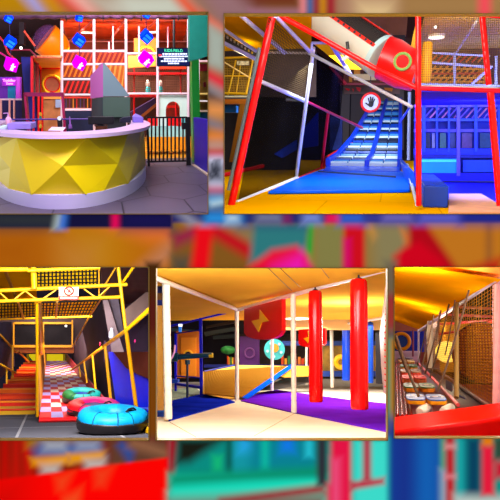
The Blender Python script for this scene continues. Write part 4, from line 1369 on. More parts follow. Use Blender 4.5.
# hand sign
ysg = 26.0
t = Thing(B, 'stop_sign', 'round red ringed sign with a black open hand hanging over the slide', 'sign')
c = b(370.6, 102.4, ysg)
s_ = B.px(1, ysg)
t.add('disc', MB().lathe(c, (0, 1, 0), [(8.6 * s_, 0), (8.6 * s_, .05)], 40), mat((206, 214, 240), 0.4))
t.add('ring', MB().torus(c + Vector((0, .01, 0)), (0, 1, 0), 8.4 * s_, 1.25 * s_, 40, 10, flat=.5), mat((238, 18, 28), 0.35))
hm = MB()
f0 = c + Vector((0, -.03, 0))
H = lambda x, z: f0 + Vector((x * s_, 0, z * s_))
palm = [(-1.9, -.6), (-2.0, -2.6), (-1.0, -4.3), (1.2, -4.4), (2.6, -3.0), (2.9, -.2), (2.4, .6), (-.9, .9)]
hm.prism([H(*q) for q in palm], (0, .02, 0))
for x0, z0, x1, z1, w_ in ((-1.2, .2, -2.2, 3.6, .62), (.05, .6, -.1, 4.9, .66), (1.3, .4, 2.0, 4.5, .62), (2.3, -.2, 3.6, 3.0, .52), (-1.4, -2.9, -4.4, -.7, .72)):
    d_ = Vector((x1 - x0, z1 - z0)).normalized()
    n_ = Vector((-d_.y, d_.x)) * w_
    pts = [(x0 + n_.x, z0 + n_.y), (x1 + n_.x, z1 + n_.y)] + [(x1 + n_.x * math.cos(a_) + d_.x * w_ * math.sin(a_), z1 + n_.y * math.cos(a_) + d_.y * w_ * math.sin(a_)) for a_ in (.6, 1.2, 1.57, 2.0, 2.6)] + [(x1 - n_.x, z1 - n_.y), (x0 - n_.x, z0 - n_.y)]
    hm.prism([H(*q) for q in pts], (0, .02, 0))
t.add('hand', hm, mat((14, 12, 20), 0.5), smooth=False)
t.add('hanger', MB().bar(c + Vector((0, .03, 8 * s_)), b(370.6, 72, ysg + .4), .02, 6), mat((60, 60, 70), 0.4))
t.done()
# tube slide
t = Thing(B, 'tube_slide', 'big white and red tube slide with a clear roof window descending overhead', 'slide')
yt = 16.5
pa, pb, pc = b(300, 0, yt + 1.5), b(381, 56, yt), b(412, 69, yt - .2)
rr = B.px(19.5, yt)
cream = mat((214, 208, 192), 0.3)
ax = (pb - pa).normalized()
# window strip: the upper side of the white tube is clear
up = Vector((0, -.5, .87))
up = (up - ax * up.dot(ax)).normalized()
sd = ax.cross(up)


def arcshell(p, q, r, a0, a1, n, th):
    rings = []
    for c_ in (p, q):
        o_ = [c_ + (up * math.cos(math.radians(a0 + (a1 - a0) * i / n)) + sd * math.sin(math.radians(a0 + (a1 - a0) * i / n))) * r for i in range(n + 1)]
        i_ = [c_ + (up * math.cos(math.radians(a0 + (a1 - a0) * i / n)) + sd * math.sin(math.radians(a0 + (a1 - a0) * i / n))) * (r - th) for i in range(n, -1, -1)]
        rings.append(o_ + i_)
    return MB().loft(rings)


t.add('tube', arcshell(pa, pb, rr, 40, 320, 36, .04), cream)
win = arcshell(pa, pb, rr * .99, -40, 40, 14, .02)
t.add('window', win, mat((50, 42, 44), 0.15, alpha=.55))
fl_ = t.add('flange', arcshell(pa, pb, rr * 1.03, 35, 44, 4, .06), mat((235, 40, 22), 0.35))
fl2 = t.add('flange', arcshell(pa, pb, rr * 1.03, 316, 325, 4, .06), mat((235, 40, 22), 0.35))
for i in range(16):
    q = pa.lerp(pb, (i + .5) / 16)
    for a0, of_ in ((39.5, fl_), (320.5, fl2)):
        e = up * math.cos(math.radians(a0)) + sd * math.sin(math.radians(a0))
        t.add('bolt', MB().bar(q + e * rr * 1.02, q + e * (rr * 1.02 + .03), .035, 6), mat((60, 50, 60), 0.3), of=of_)
t.add('collar', MB().bar(pb - ax * .05, pb + ax * .09, rr * 1.02, 36), mat((180, 205, 208), 0.35))
bend = [pb + ax * .09, pb.lerp(pc, .35), pb.lerp(pc, .75) + Vector((0, 0, -.06)), pc + Vector((.12, .02, -.05))]
t.add('bend', MB().path(bend, [rr * 1.03, rr * 1.03, rr * .99, rr * .95], 32), mat((228, 12, 14), 0.3))
q = pa.lerp(pb, .16)
t.add('joint', MB().bar(pa - ax * .2, pa.lerp(pb, .3), rr * 1.03, 36), mat((232, 20, 14), 0.3))
c = b(402.5, 61.5, yt - .2 - rr * 1.12)
t.add('porthole_ring', MB().torus(c, (.1, 1, .12), B.px(7.2, c.y), B.px(1.4, c.y), 32, 8), mat((120, 160, 80), 0.4), label='greenish bolted porthole ring')
t.add('porthole', MB().lathe(c + Vector((0, .0, 0)), (.1, 1, .12), [(B.px(7, c.y), 0), (B.px(7, c.y), .03)], 28), mat((235, 14, 12), 0.2))
c = b(347, 45.5, yt - rr * .98)
t.add('handle', MB().bar(c + Vector((.03, 0, -.09)), c + Vector((-.0, 0, .09)), .045, 8), mat((24, 22, 22), 0.4))
t.add('sticker', MB().bar(b(342, 59.5, yt - rr), b(348.5, 56, yt - rr), .05, 8), mat((230, 230, 225), 0.4))
t.done()
solo(B, 'ceiling_baffle', MB().prism([b(326, 14, 22), b(408, 14, 22), b(406, 36, 22), b(368, 34, 22)], (0, .1, 0)), mat((104, 56, 40), 0.6, 0.3, 1), 'brown wall panel seen behind the clear window of the tube slide', 'panel')
solo(B, 'wall_board', MB().prism([b(u, v, 21.5) for u, v in rect(389, 35, 405, 50)], (0, .1, 0)), mat((26, 22, 30), 0.6), 'dark panel corner above the red slide end', 'panel')
solo(B, 'wall_board', MB().prism([b(314, 44, 20), b(336, 44, 20), b(392, 70, 20), b(346, 69, 20)], (0, .1, 0)), ochre, 'ochre wall board under the white tube slide', 'board')
# netted upper floor
yn = YB + .15
solo(B, 'safety_net', MB().net(b(421, 15, yn), b(480, 15, yn), b(487, 86, yn), b(421, 85, yn), 34, 40, .005), mat((110, 80, 40), 0.7), 'fine safety net across the upper floor beside the upright red post', 'net')
solo(B, 'safety_net', MB().net(b(486, 17, yn), b(510, 17, yn), b(512, 88, yn), b(491, 86, yn), 12, 40, .005), mat((110, 80, 40), 0.7), 'fine safety net across the upper floor beyond the upper red post', 'net')
shell(B, 'wall_upper', slab(B, rect(416, 40, 516, 92), 21.8, .1), mat((70, 40, 40), 0.6, 0.4, 1.5))
t = Thing(B, 'upper_frame', 'white and grey tube frame standing in the netted upper floor', 'frame')
for u1, u2, v1, v2, w_ in ((428, 490, 52.6, 56, 2.0), (428, 486, 62, 67, 2.2), (421, 500, 84, 86, 2.4)):
    t.add('beam', MB().bar(b(u1, v1, 19.4), b(u2, v2, 19.4), B.px(w_ / 2, 19.4), 8), mat((205, 205, 205), 0.4))
t.add('post', vbar(B, 454.5, 52, 86, 19.4, 2.4), mat((175, 175, 170), 0.4))
t.add('post', vbar(B, 496, 56, 90, 19.4, 2.4), mat((205, 205, 210), 0.4))
t.add('brace', MB().bar(b(478, 19, 14.5), b(456, 53, 19.4), .03, 8), mat((200, 185, 160), 0.4))
t.add('brace', MB().bar(b(492, 66, 19), b(472, 84, 19), .04, 8), mat((200, 190, 215), 0.4))
t.done()
t = Thing(B, 'climbing_lattice', 'slanting orange lattice of straps in the netted upper floor', 'lattice')
t.add('backing', slab(B, rect(424, 54, 486, 85), 20.6, .05), mat((54, 36, 34), 0.6, 0.4, 2))
for i in range(13):
    u = 418 + i * 6
    t.add('strap', MB().bar(b(max(u, 424), 85 - max(0, 424 - u), 20.4), b(min(u + 18, 485), 66, 20.4), B.px(.9, 20.4), 6), mat((228, 132, 12), 0.5))
for v in (69, 73.5, 78, 82):
    t.add('strap', hbar(B, 424, 484, v, 20.3, 1.6, 6), mat((232, 150, 20) if v != 73.5 else (205, 50, 20), 0.5))
for i in range(9):
    u = 430 + i * 6
    t.add('strap', MB().bar(b(u, 62, 20.4), b(u + 7, 55, 20.4), B.px(.8, 20.4), 6), mat((205, 40, 30) if i % 2 else (225, 110, 30), 0.5))
t.done()
solo(B, 'yellow_roller', MB().lathe(b(425.5, 83, 16), (0, 0, 1), [(.115, 0), (.13, .03), (.13, .92), (.1, .98)], 20), mat((218, 150, 14), 0.4), 'upright yellow padded roller behind the upright red post', 'roller')
solo(B, 'yellow_flag', MB().prism([b(410, 50, 17), b(416, 22, 17), b(417, 52, 17)], (0, .05, 0)), mat((225, 165, 20), 0.5), 'yellow wedge of cloth beside the upright red post', 'cloth')
c = B.Z(436.5, 37, 2.69)
t = Thing(B, 'ceiling_lamp', 'oval glowing lamp on the ceiling of the netted upper floor', 'ceiling lamp')
t.add('rim', MB().lathe(c, (0, 0, 1), [(B.px(7.6, c.y), 0), (B.px(7.6, c.y), .06)], 28), mat((235, 215, 180), 0.4))
t.add('diffuser', MB().lathe(c + Vector((0, 0, -.03)), (0, 0, 1), [(B.px(7, c.y), 0), (B.px(7, c.y), .04)], 28), mat((255, 238, 205), 0.4, emit=2.2))
t.done()
q = b(435.5, 27, 15)
solo(B, 'spot_lamp', MB().ball(q, B.px(1.3, 15)), mat((255, 250, 240), 0.4, emit=3.0), 'tiny white spot lamp over the oval ceiling lamp', 'lamp')
# blue lit room under the deck
und = MB().prism([b(421, 91.5, YB), b(506, 92.5, YB), b(500, 104.5, 19.5), b(421, 105.5, 19.5)], (0, 0, .06))
shell(B, 'ceiling_under_deck', und, mat((60, 50, 225), 0.6, spec=0))
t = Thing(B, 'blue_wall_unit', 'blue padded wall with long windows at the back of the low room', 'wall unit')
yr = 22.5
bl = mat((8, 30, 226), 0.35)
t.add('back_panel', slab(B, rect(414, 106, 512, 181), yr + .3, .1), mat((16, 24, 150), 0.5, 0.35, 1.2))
t.add('blue_panel', slab(B, rect(422, 158.6, 457, 173), yr, .06), mat((20, 130, 240), 0.35, 0.2, 1.2, emit=.35))  # emission imitates light on the panel, it is no lamp
t.add('blue_panel', slab(B, rect(463, 160, 512, 172), yr, .06), mat((24, 70, 240), 0.35, 0.2, 1.2))
t.add('cyan_highlight', slab(B, rect(422, 159.6, 457, 162), yr - .02, .02), mat((60, 190, 235), 0.35, emit=.7))  # highlight on the panel imitated by an emissive strip
for v0, v1, c_ in ((104.6, 107, (110, 80, 235)), (118.5, 121, (40, 70, 245)), (129, 132, (80, 60, 225)), (148.6, 154.6, (18, 40, 250)), (155, 158, (12, 16, 150)), (173, 181, (20, 20, 190))):
    t.add('rail', slab(B, rect(414, v0, 512, v1), yr - .08, .2), mat(c_, 0.35))
for u, w_ in ((458.5, 3.4), (424, 3), (437, 1.6), (449, 1.6), (476, 3), (500, 4)):
    t.add('post', slab(B, rect(u - w_ / 2, 105, u + w_ / 2, 176 if w_ > 3.2 else 152), yr - .16, .14), mat((90, 70, 215) if w_ == 3.4 else (30, 60, 245), 0.35))
for u0, u1, c_ in ((424, 430, (30, 26, 60)), (432, 435, (150, 150, 190)), (440, 446, (70, 120, 90)), (450, 456, (40, 30, 100)), (462, 472, (110, 50, 120)), (480, 496, (30, 70, 110))):
    t.add('pane', slab(B, rect(u0, 133, u1, 148), yr + .12, .05), mat(c_, 0.3, 0.4, 3))
for i in range(12):
    u = 424 + i * 6
    t.add('net_strand', MB().bar(b(u, 118, yr), b(u + 9, 108, yr), .03, 5), mat((190, 110, 170) if i % 2 else (120, 90, 210), 0.5))
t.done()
t = Thing(B, 'foam_block', 'navy blue box shaped foam block by the upright red post', 'foam block')
p0, p1 = b(423, 203, 14.05), b(448, 203, 14.05)
zt_ = b(423, 185.6, 14.05).z
t.add('block', MB().box((p0.x, 14.05, -BH), (p1.x, 19.0, zt_)), mat((22, 62, 168), 0.4), bev=.03)
t.done()
solo(B, 'floor_mat', MB().prism([B.Z(u, v, -BH + .05) for u, v in ((448.5, 212), (510, 212), (496, 202), (481, 193.6), (449, 193.6))], (0, 0, -.045)), mat((224, 160, 122), 0.7, 0.1, 2, spec=0), 'pinkish tan floor mat beside the foam block', 'mat')
shell(B, 'floor_blue', MB().prism([B.Z(u, v, -BH + .02) for u, v in ((421, 197), (520, 205), (520, 178), (421, 178))], (0, 0, -.018)), mat((24, 18, 215), 0.4, spec=.1))




# ================================================================ ramp hall
c_ = CC.P
gold = mat((232, 170, 8), 0.35)
gold2 = mat((205, 140, 6), 0.4)
shell(CC, 'floor', wedge(CC, -40, 151, -CH, .1, 7.0, 60), brick_mat((88, 88, 100), (76, 76, 90), (140, 140, 150), 2.0, 3.6, 0.03, 0.35, 0.0))
shell(CC, 'wall_back', slab(CC, rect(-40, 225, 151, 392), 62, .2), mat((30, 22, 46), 0.8, 0.3))
shell(CC, 'wall_right', partition(CC, 151.5, 258, 452, 7.0, 60), mat((40, 24, 40), .7))
shell(CC, 'wall_left', partition(CC, -14, 255, 455, 7.4, 60), mat((34, 26, 52), .7, .3))
shell(CC, 'ceiling', MB().prism([c_(-13, 263, 15), c_(34, 263, 15), c_(37, 303, 22), c_(-13, 303, 22)], (0, 0, .1)), mat((240, 180, 0), 0.7, 0.08, 1, spec=0))
shell(CC, 'ceiling', MB().prism([c_(100, 262, 17), c_(151, 262, 17), c_(151, 340, 40), c_(104, 340, 40)], (0, 0, .1)), mat((74, 46, 52), 0.6, 0.3, .6))
solo(CC, 'ceiling_batten', MB().bar(c_(4, 268, 14.8), c_(17, 300, 20), CC.px(1.6, 17), 4), mat((165, 110, 10), 0.5), 'darker batten across the yellow ceiling panel', 'batten')

# open grates
def grate(name, pts, nu, nv, lab, ur=.55, vr=.62):
    a, b2, c2, d2 = [c_(*q) for q in pts]
    t = Thing(CC, name, lab, 'grate')
    t.add('frame', MB().prism([q_ + Vector((0, .12, .03)) for q_ in (a, b2, c2, d2)], (0, .06, .02)), mat((22, 18, 34), 0.6))
    g = MB()
    for i in range(nu):
        for j in range(nv):
            def at(s, tt):
                return a.lerp(b2, s).lerp(d2.lerp(c2, s), tt)
            s0, s1 = (i + .5 - ur / 2) / nu, (i + .5 + ur / 2) / nu
            t0, t1 = (j + .5 - vr / 2) / nv, (j + .5 + vr / 2) / nv
            g.prism([at(s0, t0) + Vector((0, -.015, 0)), at(s1, t0) + Vector((0, -.015, 0)), at(s1, t1) + Vector((0, -.015, 0)), at(s0, t1) + Vector((0, -.015, 0))], (0, .012, 0))
    t.add('lattice', g, mat((248, 200, 10), 0.5, spec=0))
    t.done()


grate('ceiling_grate', [(37, 270, 17), (97, 267.5, 17), (97, 286, 17.4), (37, 287, 17.4)], 16, 5, 'black grate with yellow squares above the warning sign')
grate('ceiling_grate', [(-8, 303.5, 19), (36, 303, 19), (36, 316, 20), (-8, 319, 20)], 14, 5, 'black and yellow grate under the truss beside the centre post, above the stairs')
grate('ceiling_grate', [(40, 303, 19), (98, 301, 19), (90, 316, 20), (40, 316.5, 20)], 17, 5, 'black and yellow grate under the truss on the checkered ramp side')
yC = 15.0
# trusses
t = Thing(CC, 'truss', 'long yellow lattice truss carrying the warning sign', 'truss')
t.add('top_chord', MB().bar(c_(-8, 291, yC), c_(127, 284.5, yC), CC.px(1.9, yC), 10), gold)
t.add('bottom_chord', MB().bar(c_(-8, 301.5, yC), c_(121, 297, yC), CC.px(1.7, yC), 10), gold)
zz = [(0, 293), (8.5, 300.5), (13, 300.5), (25, 290.8), (37, 300), (42, 299.5), (56, 290), (84, 289), (95, 297), (98, 297), (111, 285.5)]
for (u0, v0), (u1, v1) in zip(zz[::1], zz[1:]):
    if abs(u1 - u0) > 5 and not (u0 == 56):
        t.add('web', MB().bar(c_(u0, v0, yC), c_(u1, v1, yC), CC.px(.8, yC), 8), gold)
t.done()
FR = [((-8, 269.5, 14.5), (28, 269, 14.5), 5.0, gold, 'tube_beam', 'thick yellow beam along the top edge of the ramp hall, left of the grate'),
      ((28, 270.5, 14.6), (100, 267.6, 14.6), 3.6, gold, 'tube_beam', 'yellow beam over the black grate with squares'),
      ((33.5, 266, 14.8), (34.3, 289, 14.8), 5.6, gold, 'tube_post', 'short yellow post joining the top beams to the truss'),
      ((38, 301, 15.6), (41, 352, 20), 6.4, gold2, 'tube_post', 'stout yellow post under the truss between stairs and ramp'),
      ((37, 303, 15.2), (37.4, 416, 17.4), 2.8, gold, 'tube_post', 'slim bright yellow post reaching the floor between stairs and ramp'),
      ((-8, 319.5, 21), (92, 316.5, 21), 1.8, gold, 'tube_beam', 'yellow beam under the two lower grates'),
      ((18, 302, 17), (23.5, 318, 20.5), 2.2, gold, 'tube_beam', 'short yellow tie between truss and lower beam above the stairs'),
      ((57, 302, 17), (56, 317, 20.5), 2.2, gold, 'tube_beam', 'short yellow tie between truss and lower beam above the ramp'),
      ((118, 265, 15), (125.8, 330.5, 15), 3.4, gold, 'tube_post', 'tall yellow post above the ramp handrail'),
      ((126, 330, 15), (137, 413, 15.6), 4.0, gold2, 'tube_post', 'yellow post going down from the handrail beside the blue panel'),
      ((99, 266, 15.2), (99, 297, 15.2), 1.5, gold2, 'tube_post', 'thin yellow hanger at the end of the black grate'),
      ((135, 265, 15.4), (121, 285, 15.2), 3.0, gold, 'tube_brace', 'yellow brace leaning on the top of the tall yellow post'),
      ((116, 267, 15.6), (105, 285, 15.6), 1.7, gold2, 'tube_brace', 'thin yellow brace between truss end and ceiling'),
      ((109, 287, 15.8), (90, 316, 20.5), 1.8, gold2, 'tube_brace', 'thin yellow brace from the truss end down to the lower beam'),
      ((89, 317, 21), (73, 347, 30), 1.5, gold2, 'tube_brace', 'thin yellow brace from the lower beam to the window frame'),
      ((-6, 328, 21), (16, 352, 30), 1.8, gold, 'tube_rail', 'yellow stair handrail high up by the dark window'),
      ]
for p_, q_, w_, m_, name, lab in FR:
    solo(CC, name, MB().bar(c_(*p_), c_(*q_), CC.px(w_ / 2, p_[2]), 12, CC.px(w_ / 2, q_[2])), m_, lab, {'beam': 'beam', 'post': 'post', 'rail': 'rail', 'brace': 'brace'}[name.split('_')[1]])
# warning sign
ys2 = 14.7
t = Thing(CC, 'warning_sign', 'white warning sign with a red prohibition ring hanging on the truss', 'sign')
t.add('board', slab(CC, rect(58.8, 287, 78.6, 299.8), ys2, .03), mat((240, 222, 190), 0.5))
t.add('red_band', slab(CC, rect(58.8, 296, 78.6, 299.8), ys2 - .015, .012), mat((226, 22, 20), 0.5))
c = c_(69, 291, ys2 - .02)
s_ = CC.px(1, ys2)
t.add('ring', MB().torus(c, (0, 1, 0), 4.0 * s_, .75 * s_, 28, 8, flat=.3), mat((228, 30, 20), 0.5))
t.add('slash', MB().bar(c + Vector((-2.8 * s_, 0, 2.8 * s_)), c + Vector((2.8 * s_, 0, -2.8 * s_)), .5 * s_, 6), mat((228, 30, 20), 0.5))
t.add('pictogram', MB().prism([c + Vector((x * s_, -.005, z * s_)) for x, z in ((-1.6, -1.6), (-.2, -2), (.6, -.4), (1.8, -.8), (1.2, 1.0), (.2, 2.1), (-1, 1.4), (-.6, .1))], (0, .01, 0)), mat((80, 66, 80), 0.5))
g = MB()
for ua, ub in ((60.2, 63), (63.5, 65), (65.5, 69.6), (70.1, 72.4), (72.9, 77.2)):
    g.prism([c_(a_, b_, ys2 - .02) for a_, b_ in rect(ua, 297.2, ub, 298.7)], (0, .004, 0))
t.add('text_line', g, mat((250, 225, 205), 0.5))
t.done()
# back: window frames, lit top of the slopes
t = Thing(CC, 'dark_window', 'yellow framed dark window above the top of the stairs and ramp', 'window')
yw_ = 40
t.add('glass', slab(CC, rect(14, 323, 73, 346), yw_, .1), mat((22, 18, 30), 0.7, 0.3, .6, spec=.05))
for u0, v0, u1, v1 in ((13, 322, 73, 324), (13, 345, 73, 347.4), (13, 322, 14.4, 347), (71.6, 320, 73, 347), (43, 322, 44, 347)):
    t.add('frame', slab(CC, rect(u0, v0, u1, v1), yw_ - .1, .2), mat((200, 130, 14), 0.4))
q = c_(66, 326, yw_ - .2)
t.add('lamp', MB().ball(q, CC.px(1, yw_)), mat((245, 245, 255), 0.4, emit=2.0))
t.done()
shell(CC, 'wall_inner', slab(CC, rect(-12, 318, 100, 354), yw_ + .6, .2), mat((64, 44, 60), 0.7, 0.4, .4))
solo(CC, 'amber_wall_band', slab(CC, rect(10, 347.6, 76, 353), yw_ + .3, .1), mat((150, 70, 24), 0.5, 0.2, .6), 'brown band of wall under the dark window', 'panel')
t = Thing(CC, 'lit_doorway', 'bright yellow lit opening at the head of the stairs and ramp', 'doorway')
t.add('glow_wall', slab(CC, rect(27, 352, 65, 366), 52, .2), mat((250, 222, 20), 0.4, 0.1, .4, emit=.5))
for u in (28, 46, 64):
    t.add('jamb', slab(CC, rect(u - .8, 351, u + .8, 366), 51.5, .2), mat((190, 130, 10), 0.4))
t.add('green_patch', slab(CC, [(29, 356), (33, 361), (29, 361)], 51.8, .1), mat((30, 130, 70), 0.5))
t.done()
# stairs
SY0, SY1, NS = 20.5, 46.0, 13
st = Thing(CC, 'staircase', 'red and orange carpeted stairs with a yellow lowest step', 'stairs')
xs0 = (c_(-20, 400, SY0).x, c_(36, 400, SY0).x)
xs1 = (c_(26, 370, SY1).x, c_(36.5, 370, SY1).x)
z0_, z1_ = -CH, c_(30, 361.5, SY1).z
tre = [(232, 176, 20), (214, 30, 14), (235, 70, 10), (244, 110, 14), (205, 24, 16), (238, 84, 10), (246, 120, 12), (220, 46, 10), (248, 120, 16), (246, 116, 20), (236, 88, 16), (225, 70, 14), (170, 20, 26)]
for i in range(NS):
    f0, f1 = i / NS, (i + 1) / NS
    y0, y1 = SY0 + (SY1 - SY0) * f0, SY0 + (SY1 - SY0) * f1
    a0, a1 = xs0[0] + (xs1[0] - xs0[0]) * f0, xs0[0] + (xs1[0] - xs0[0]) * f1
    e0, e1 = xs0[1] + (xs1[1] - xs0[1]) * f0, xs0[1] + (xs1[1] - xs0[1]) * f1
    zt = z0_ + (z1_ - z0_) * f1
    si = st.add('step', MB().prism([(a0, y0, zt), (e0, y0, zt), (e1, y1, zt), (a1, y1, zt)], (0, 0, -(zt - z0_) if i == 0 else -(z1_ - z0_) / NS * 1.6)), mat(tre[i], 0.6, 0.1, 2))
    st.add('nosing', MB().bar((a0, y0, zt - .015), (e0, y0, zt - .015), .035, 8), mat((250, 150, 30) if i % 2 else (225, 50, 16), 0.5), of=si)
st.done()
for k, (ul, vl, yl, uu_, vu_, yu, lab) in enumerate([(0, 374, 19, 16, 384, 22, 'low yellow handrail over the lower stairs with two balusters')]):
    t = Thing(CC, 'stair_rail', lab, 'rail')
    t.add('rail', MB().bar(c_(-6, 361, 18), c_(16, 373, 27), CC.px(.9, 22), 8), gold)
    t.add('baluster', MB().bar(c_(6.6, 368, 23), c_(6.6, 384, 23), CC.px(.8, 23), 8), gold)
    t.add('baluster', MB().bar(c_(12.6, 345, 26), c_(12.6, 378, 26), CC.px(1, 26), 8), gold2)
    t.add('upper_rail', MB().bar(c_(18, 351, 30), c_(29, 362, 40), CC.px(.8, 34), 8), gold2)
    t.done()
solo(CC, 'side_board', MB().prism([c_(-13, 322, 21), c_(10, 322, 27), c_(14, 366, 40), c_(-13, 388, 21)], (.05, 0, 0)), mat((46, 38, 78), 0.6, 0.5, .7), 'dark grey blue panelled side wall of the stairs', 'panel')
solo(CC, 'divider_wall', MB().prism([c_(38.6, 350, 20), c_(46, 350, 46), c_(46.5, 362, 46), c_(40.5, 410, 17.6), c_(38.6, 410, 17.6)], (-.08, .05, 0)), mat((186, 120, 14), 0.5, 0.25, 1.5), 'ochre divider fence between the stairs and the checkered ramp', 'divider')
# checkered ramp
RY0, RY1 = 16.9, 46.0
ra0, ra1 = c_(39, 418, RY0), c_(110, 418, RY0)
rb0, rb1 = c_(46.5, 361, RY1), c_(66, 361, RY1)
ra0.z = ra1.z = -CH + .12
zr = rb0.z
rp = Thing(CC, 'ramp', 'red and white checkered carpet ramp rising beside the yellow centre posts', 'ramp')
core = MB().loft([[ra0, ra1, Vector((ra1.x, ra1.y, -CH)), Vector((ra0.x, ra0.y, -CH))], [Vector((rb0.x, RY1, zr)), Vector((rb1.x, RY1, zr)), Vector((rb1.x, RY1, zr - .3)), Vector((rb0.x, RY1, zr - .3))]])
rp.add('body', core, mat((150, 14, 24), 0.6))
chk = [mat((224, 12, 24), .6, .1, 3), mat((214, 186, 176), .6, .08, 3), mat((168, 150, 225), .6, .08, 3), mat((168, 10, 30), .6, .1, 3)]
g = [MB() for _ in range(4)]
NR, NC = 27, 6
for i in range(NR):
    f0, f1 = i / NR, (i + 1) / NR
    for j in range(NC):
        def rpnt(s, f):
            return ra0.lerp(ra1, s).lerp(rb0.lerp(rb1, s), f) + Vector((0, 0, .012))
        q4 = [rpnt(j / NC, f0), rpnt((j + 1) / NC, f0), rpnt((j + 1) / NC, f1), rpnt(j / NC, f1)]
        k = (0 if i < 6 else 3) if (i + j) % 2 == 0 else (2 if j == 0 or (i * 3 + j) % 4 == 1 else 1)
        g[k].prism(q4, (0, 0, -.01))
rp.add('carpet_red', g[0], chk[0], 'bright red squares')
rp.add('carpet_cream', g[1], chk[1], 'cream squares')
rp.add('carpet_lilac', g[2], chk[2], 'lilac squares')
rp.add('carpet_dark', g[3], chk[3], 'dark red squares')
rp.add('front_edge', MB().bar(ra0 + Vector((0, -.02, -.05)), ra1 + Vector((0, -.02, -.05)), .05, 8), mat((226, 12, 24), 0.5))
rp.add('side_board', MB().prism([ra1 + Vector((0, 0, .25)), Vector((rb1.x, RY1, zr + .5)), Vector((rb1.x, RY1, zr - .2)), ra1 + Vector((0, 0, -.1))], (.06, 0, 0)), mat((128, 8, 34), 0.5))
rp.done()
# ramp handrail
t = Thing(CC, 'ramp_rail', 'yellow handrail with balusters running up the right side of the checkered ramp', 'rail')
t.add('rail', MB().path([c_(152, 307, 14.4), c_(125.5, 331, 15), c_(97, 351.5, 20), c_(71, 370.5, 32)], [CC.px(2.4, 14.4), CC.px(2.1, 15), CC.px(1.5, 20), CC.px(.9, 32)], 10), gold)
for u0, v0, u1, v1, y_, w_ in ((105, 346, 111, 402, 18, 3.0), (92.5, 355, 95.8, 391, 21, 2.0), (84, 361, 87, 383, 24, 1.6), (79, 365, 80.5, 377, 27, 1.3)):
    t.add('baluster', MB().bar(c_(u0, v0, y_), c_(u1, v1, y_), CC.px(w_ / 2, y_), 8), gold)
t.done()
# blue panel, dark boards on the right
solo(CC, 'wall_pad', MB().prism([c_(109, 352, 18.6), c_(128, 352, 17.6), c_(151, 381, 16.6), c_(151, 420, 16.6), c_(117, 408, 18.2)], (0, .12, 0)), mat((8, 36, 250), 0.45, 0.15, 1), 'bright blue padded panel under the ramp handrail', 'panel')
solo(CC, 'wall_cladding', MB().prism([c_(113, 352, 18.2), c_(151, 352, 16.4), c_(151, 380, 16.4), c_(137, 374, 17), c_(126, 368, 17.4)], (0, -.08, 0)), mat((76, 28, 22), 0.5, 0.3, 1), 'brown panel over the blue one under the sloping rail', 'panel')
solo(CC, 'blue_kerb', MB().bar(c_(116, 408, 17.4), c_(151, 409, 16.2), CC.px(1.4, 17), 8), mat((60, 90, 235), 0.4), 'light blue kerb along the foot of the blue panel', 'kerb')
solo(CC, 'yellow_kerb', MB().prism([CC.Z(142, 421, -CH + .12), CC.Z(151, 424, -CH + .12), CC.Z(151, 429, -CH + .12), CC.Z(142, 426, -CH + .12)], (0, 0, -.115)), mat((235, 175, 10), 0.4), 'bit of yellow floor edging behind the cyan ring', 'kerb')
t = Thing(CC, 'roof_boards', 'grey brown roof boards and red strip over the ramp handrail', 'boards')
for k, (p4, cc) in enumerate([([(151, 288), (151, 312), (128, 330), (124, 310)], (128, 104, 104)), ([(103, 300), (108, 300), (124, 352), (112, 352)], (122, 104, 116)), ([(109, 298), (118, 296), (124, 335), (120, 338)], (96, 84, 104)), ([(127, 274), (145, 268), (145, 282), (127, 283)], (110, 40, 26)), ([(104, 340), (118, 352), (104, 362)], (60, 24, 66))]):
    t.add('board', MB().prism([c_(u, v, 22 + k * .3) for u, v in p4], (0, .2, 0)), mat(cc, 0.6, 0.3, 1.2))
t.add('red_strip', MB().path([c_(104, 283, 21), c_(130, 283, 21), c_(148, 282, 21)], CC.px(1.3, 21), 8), mat((205, 20, 16), 0.4))
t.add('red_strip', MB().path([c_(139, 262, 20.8), c_(146, 282, 20.8)], CC.px(.9, 21), 8), mat((205, 20, 16), 0.4))
t.done()
solo(CC, 'white_bottle', MB().lathe(c_(111.5, 338, 21), (0, 0, 1), [(.09, 0), (.1, .04), (.1, .18), (.05, .26), (.05, .34)], 14), mat((150, 150, 172), 0.4), 'small white bottle shaped fitting on the dark boards above the handrail', 'fitting')
for u, v, cc, lab in ((100, 344, (190, 20, 60), 'small red marker on the dark boards under the white fitting'), (135, 341, (200, 20, 120), 'small magenta marker on the brown boards above the blue panel')):
    solo(CC, 'marker', MB().ball(c_(u, v, 20), CC.px(.9, 20), .06, CC.px(1.9, 20)), mat(cc, 0.4), lab, 'marker')
shell(CC, 'wall_right_inner', MB().prism([c_(74, 340, 40), c_(104, 300, 26), c_(151, 290, 24), c_(151, 420, 24), c_(112, 420, 24), c_(70, 372, 44)], (0, .1, 0)), mat((44, 24, 52), 0.7, 0.4, .6))

